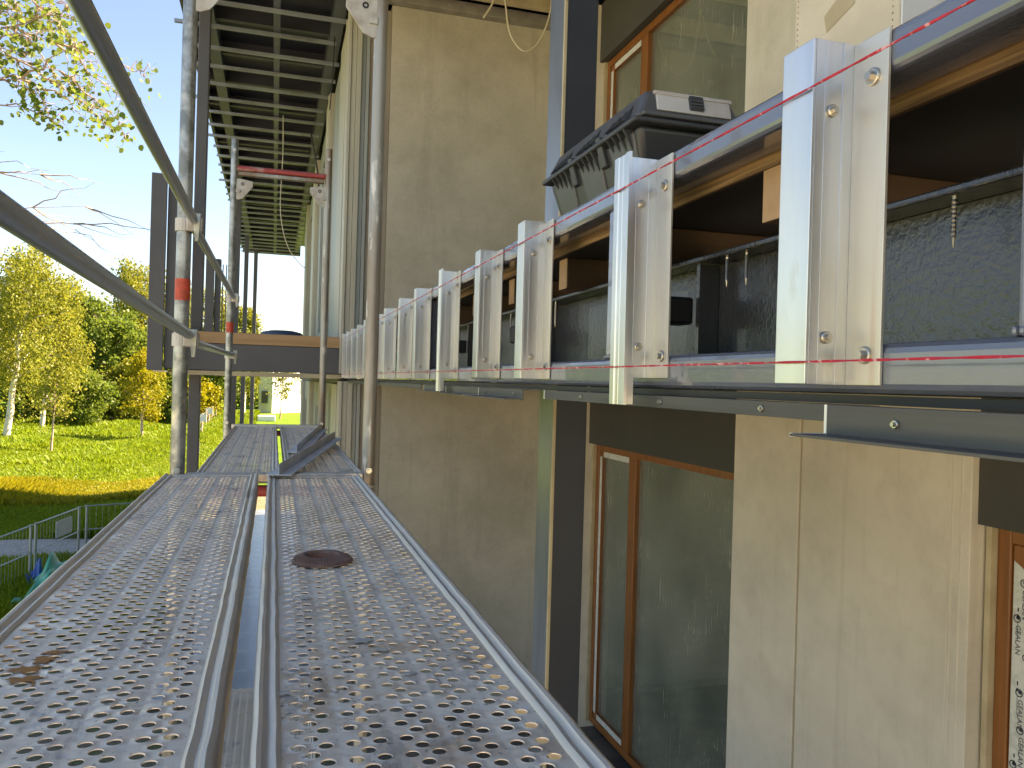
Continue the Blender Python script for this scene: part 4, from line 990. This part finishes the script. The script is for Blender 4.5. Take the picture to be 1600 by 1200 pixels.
# far wood behind: reads as one mass
rg = np.random.default_rng(5); n = 60000
px = rg.uniform(-75, 16, n); py = rg.uniform(100, 125, n)
hh = 6.2+1.6*np.sin(px*.5)+1.2*np.sin(px*1.3+1)+.9*np.sin(px*2.9); hh = np.where(px > -2, hh*.55, hh)
pz = G+rg.beta(1.6, 1.1, n)*hh
v, q = leaf_quads(np.c_[px, py, pz], .42, rg)
tag(fast_mesh('far_wood', v, q, mt['leaf_dark']), 'dark green far wood along the edge of the field', 'wood', kind='stuff')

# aspen whose branches hang into the top left corner
AT = thing('aspen_tree', 'aspen branches with round leaves and bare twigs hanging into the upper left corner', 'tree', (-6.6, 12.2, G))
obj('trunk', MB().tube([(-6.6, 12.2, G-.05), (-6.5, 12.2, -.5), (-6.45, 12.3, 2.5), (-6.3, 12.4, 5.5), (-6.2, 12.5, 8)], [.17, .15, .12, .08, .03], 12), mt['bark_p'], AT, smooth=True)
rr = random.Random(3); tw = MB(); LP = []
def twig(p, e, r, sub, bare):
    p, e = Vector(p), Vector(e); n = 7; pts = []
    for k in range(n):
        f = k/(n-1); pts.append(p.lerp(e, f)+Vector((rr.gauss(0, .03), rr.gauss(0, .04), rr.gauss(0, .03)+.06*math.sin(f*3.1)))*min(1, 3*f))
    tw.tube(pts, [r*(1-.85*k/(n-1)) for k in range(n)], 6)
    for k in range(1, n):
        if sub > 0:
            for _ in range(2):
                a = rr.uniform(0, 6.28); l = (e-p).length*rr.uniform(.22, .42)
                dirv = ((e-p).normalized()*.8+Vector((math.cos(a)*.6, math.sin(a)*.5, rr.uniform(-.8, .35)))).normalized()
                twig(pts[k], pts[k]+dirv*l, r*.5, sub-1, bare)
        if not bare and sub == 0 and rr.random() < .75:
            for _ in range(1): LP.append(pts[k]+Vector((rr.gauss(0, .085), rr.gauss(0, .12), rr.gauss(-.04, .085))))
twig((-6.3, 12.4, 5.2), (-3.15, 13, 4.75), .035, 2, False)
twig((-6.3, 12.4, 4.6), (-3.05, 12.9, 4.30), .03, 2, False)
twig((-6.4, 12.3, 3.2), (-3.55, 13, 4.10), .04, 1, False)
twig((-3.9, 13, 3.75), (-3.15, 13.1, 3.62), .012, 1, False)
twig((-6.3, 12.4, 6.2), (-3.45, 13.1, 5.35), .03, 2, False)
for a, b in (((-6.4, 12.3, 1.4), (-2.72, 13, 2.45)), ((-6.4, 12.3, 1.9), (-2.85, 13.1, 2.15)), ((-6.4, 12.3, 2.4), (-3.3, 12.9, 2.8))):
    twig(a, b, .02, 1, True)
twig((-4.2, 13, 2.05), (-3.02, 13, 1.93), .010, 0, True)
obj('branches', tw, mt['bark_p'], AT, smooth=True)
P = np.array([tuple(p) for p in LP]); n = len(P); rg = np.random.default_rng(2)
a = rg.normal(size=(n, 3)); a /= np.linalg.norm(a, axis=1)[:, None]; b = rg.normal(size=(n, 3)); b[:, 2] -= .8
b -= (b*a).sum(1)[:, None]*a; b /= np.linalg.norm(b, axis=1)[:, None]; s = .040*rg.uniform(.7, 1.25, n)[:, None]
k6 = [(0, -1), (.75, -.6), (.95, .15), (.5, .8), (0, 1.15), (-.5, .8), (-.95, .15), (-.75, -.6)]
v = np.stack([P+a*s*c_+b*s*d_ for c_, d_ in k6], 1).reshape(-1, 3)
fast_mesh('leaves', v, np.arange(8*n).reshape(-1, 8), mt['leaf_near'], AT)

# weeds and grass of the meadow: nobody could count them
rg = np.random.default_rng(8)
def tufts(name, n, y0, y1, hgt, wid, mat, lab, blades=6, hollow=True):
    Y = 1/rg.uniform(1/y1, 1/y0, n); X = rg.uniform(-.34, .05, n)*Y-1.0
    X = np.where(X > -1.2, -1.2-rg.uniform(0, 3, n), X)
    ok = np.ones(n, bool)
    if hollow: ok &= ~((Y > 15.0) & (Y < 17.6)) & ~((X > -2.4) & (Y < 23)) & ~((X > -3.8) & (Y < 15.2))
    X, Y = X[ok], Y[ok]; n = len(X)
    patch = .65+.5*(np.sin(X*.9+Y*.35)*np.sin(Y*.5-X*.4))
    V = []
    for k in range(blades):
        a = rg.uniform(0, 6.28, n); l = hgt*rg.uniform(.5, 1.2, n)*patch*(1+.4*(Y > 30)); sp = rg.uniform(.1, .7, n)*l
        bx, by = X+rg.normal(0, .07, n), Y+rg.normal(0, .07, n); w_ = wid*rg.uniform(.6, 1.3, n)*(1+Y/60)
        dx, dy = np.cos(a), np.sin(a)
        V.append(np.stack([np.c_[bx-dy*w_*.35, by+dx*w_*.35, np.full(n, G)], np.c_[bx+dy*w_*.35, by-dx*w_*.35, np.full(n, G)],
                           np.c_[bx+dx*sp*.4+dy*w_*.6, by+dy*sp*.4-dx*w_*.6, G+l*.62], np.c_[bx+dx*sp, by+dy*sp, G+l*.95]], 1))
    v = np.concatenate(V).reshape(-1, 3)
    tag(fast_mesh(name, v, np.arange(len(v)).reshape(-1, 4), mat), lab, 'grass', kind='stuff')
tufts('meadow_weeds', 60000, 17.5, 75, .30, .036, mt['weed'], 'green weeds covering the sunlit field', 6)
tufts('yellow_grass', 14000, 21.0, 26, .42, .020, mt['leaf_yellow'], 'dry yellow grass stalks along the near edge of the field', 6)
tufts('verge_grass', 7000, 11, 15.6, .22, .02, mt['weed'], 'short green grass around the barriers', 6, False)
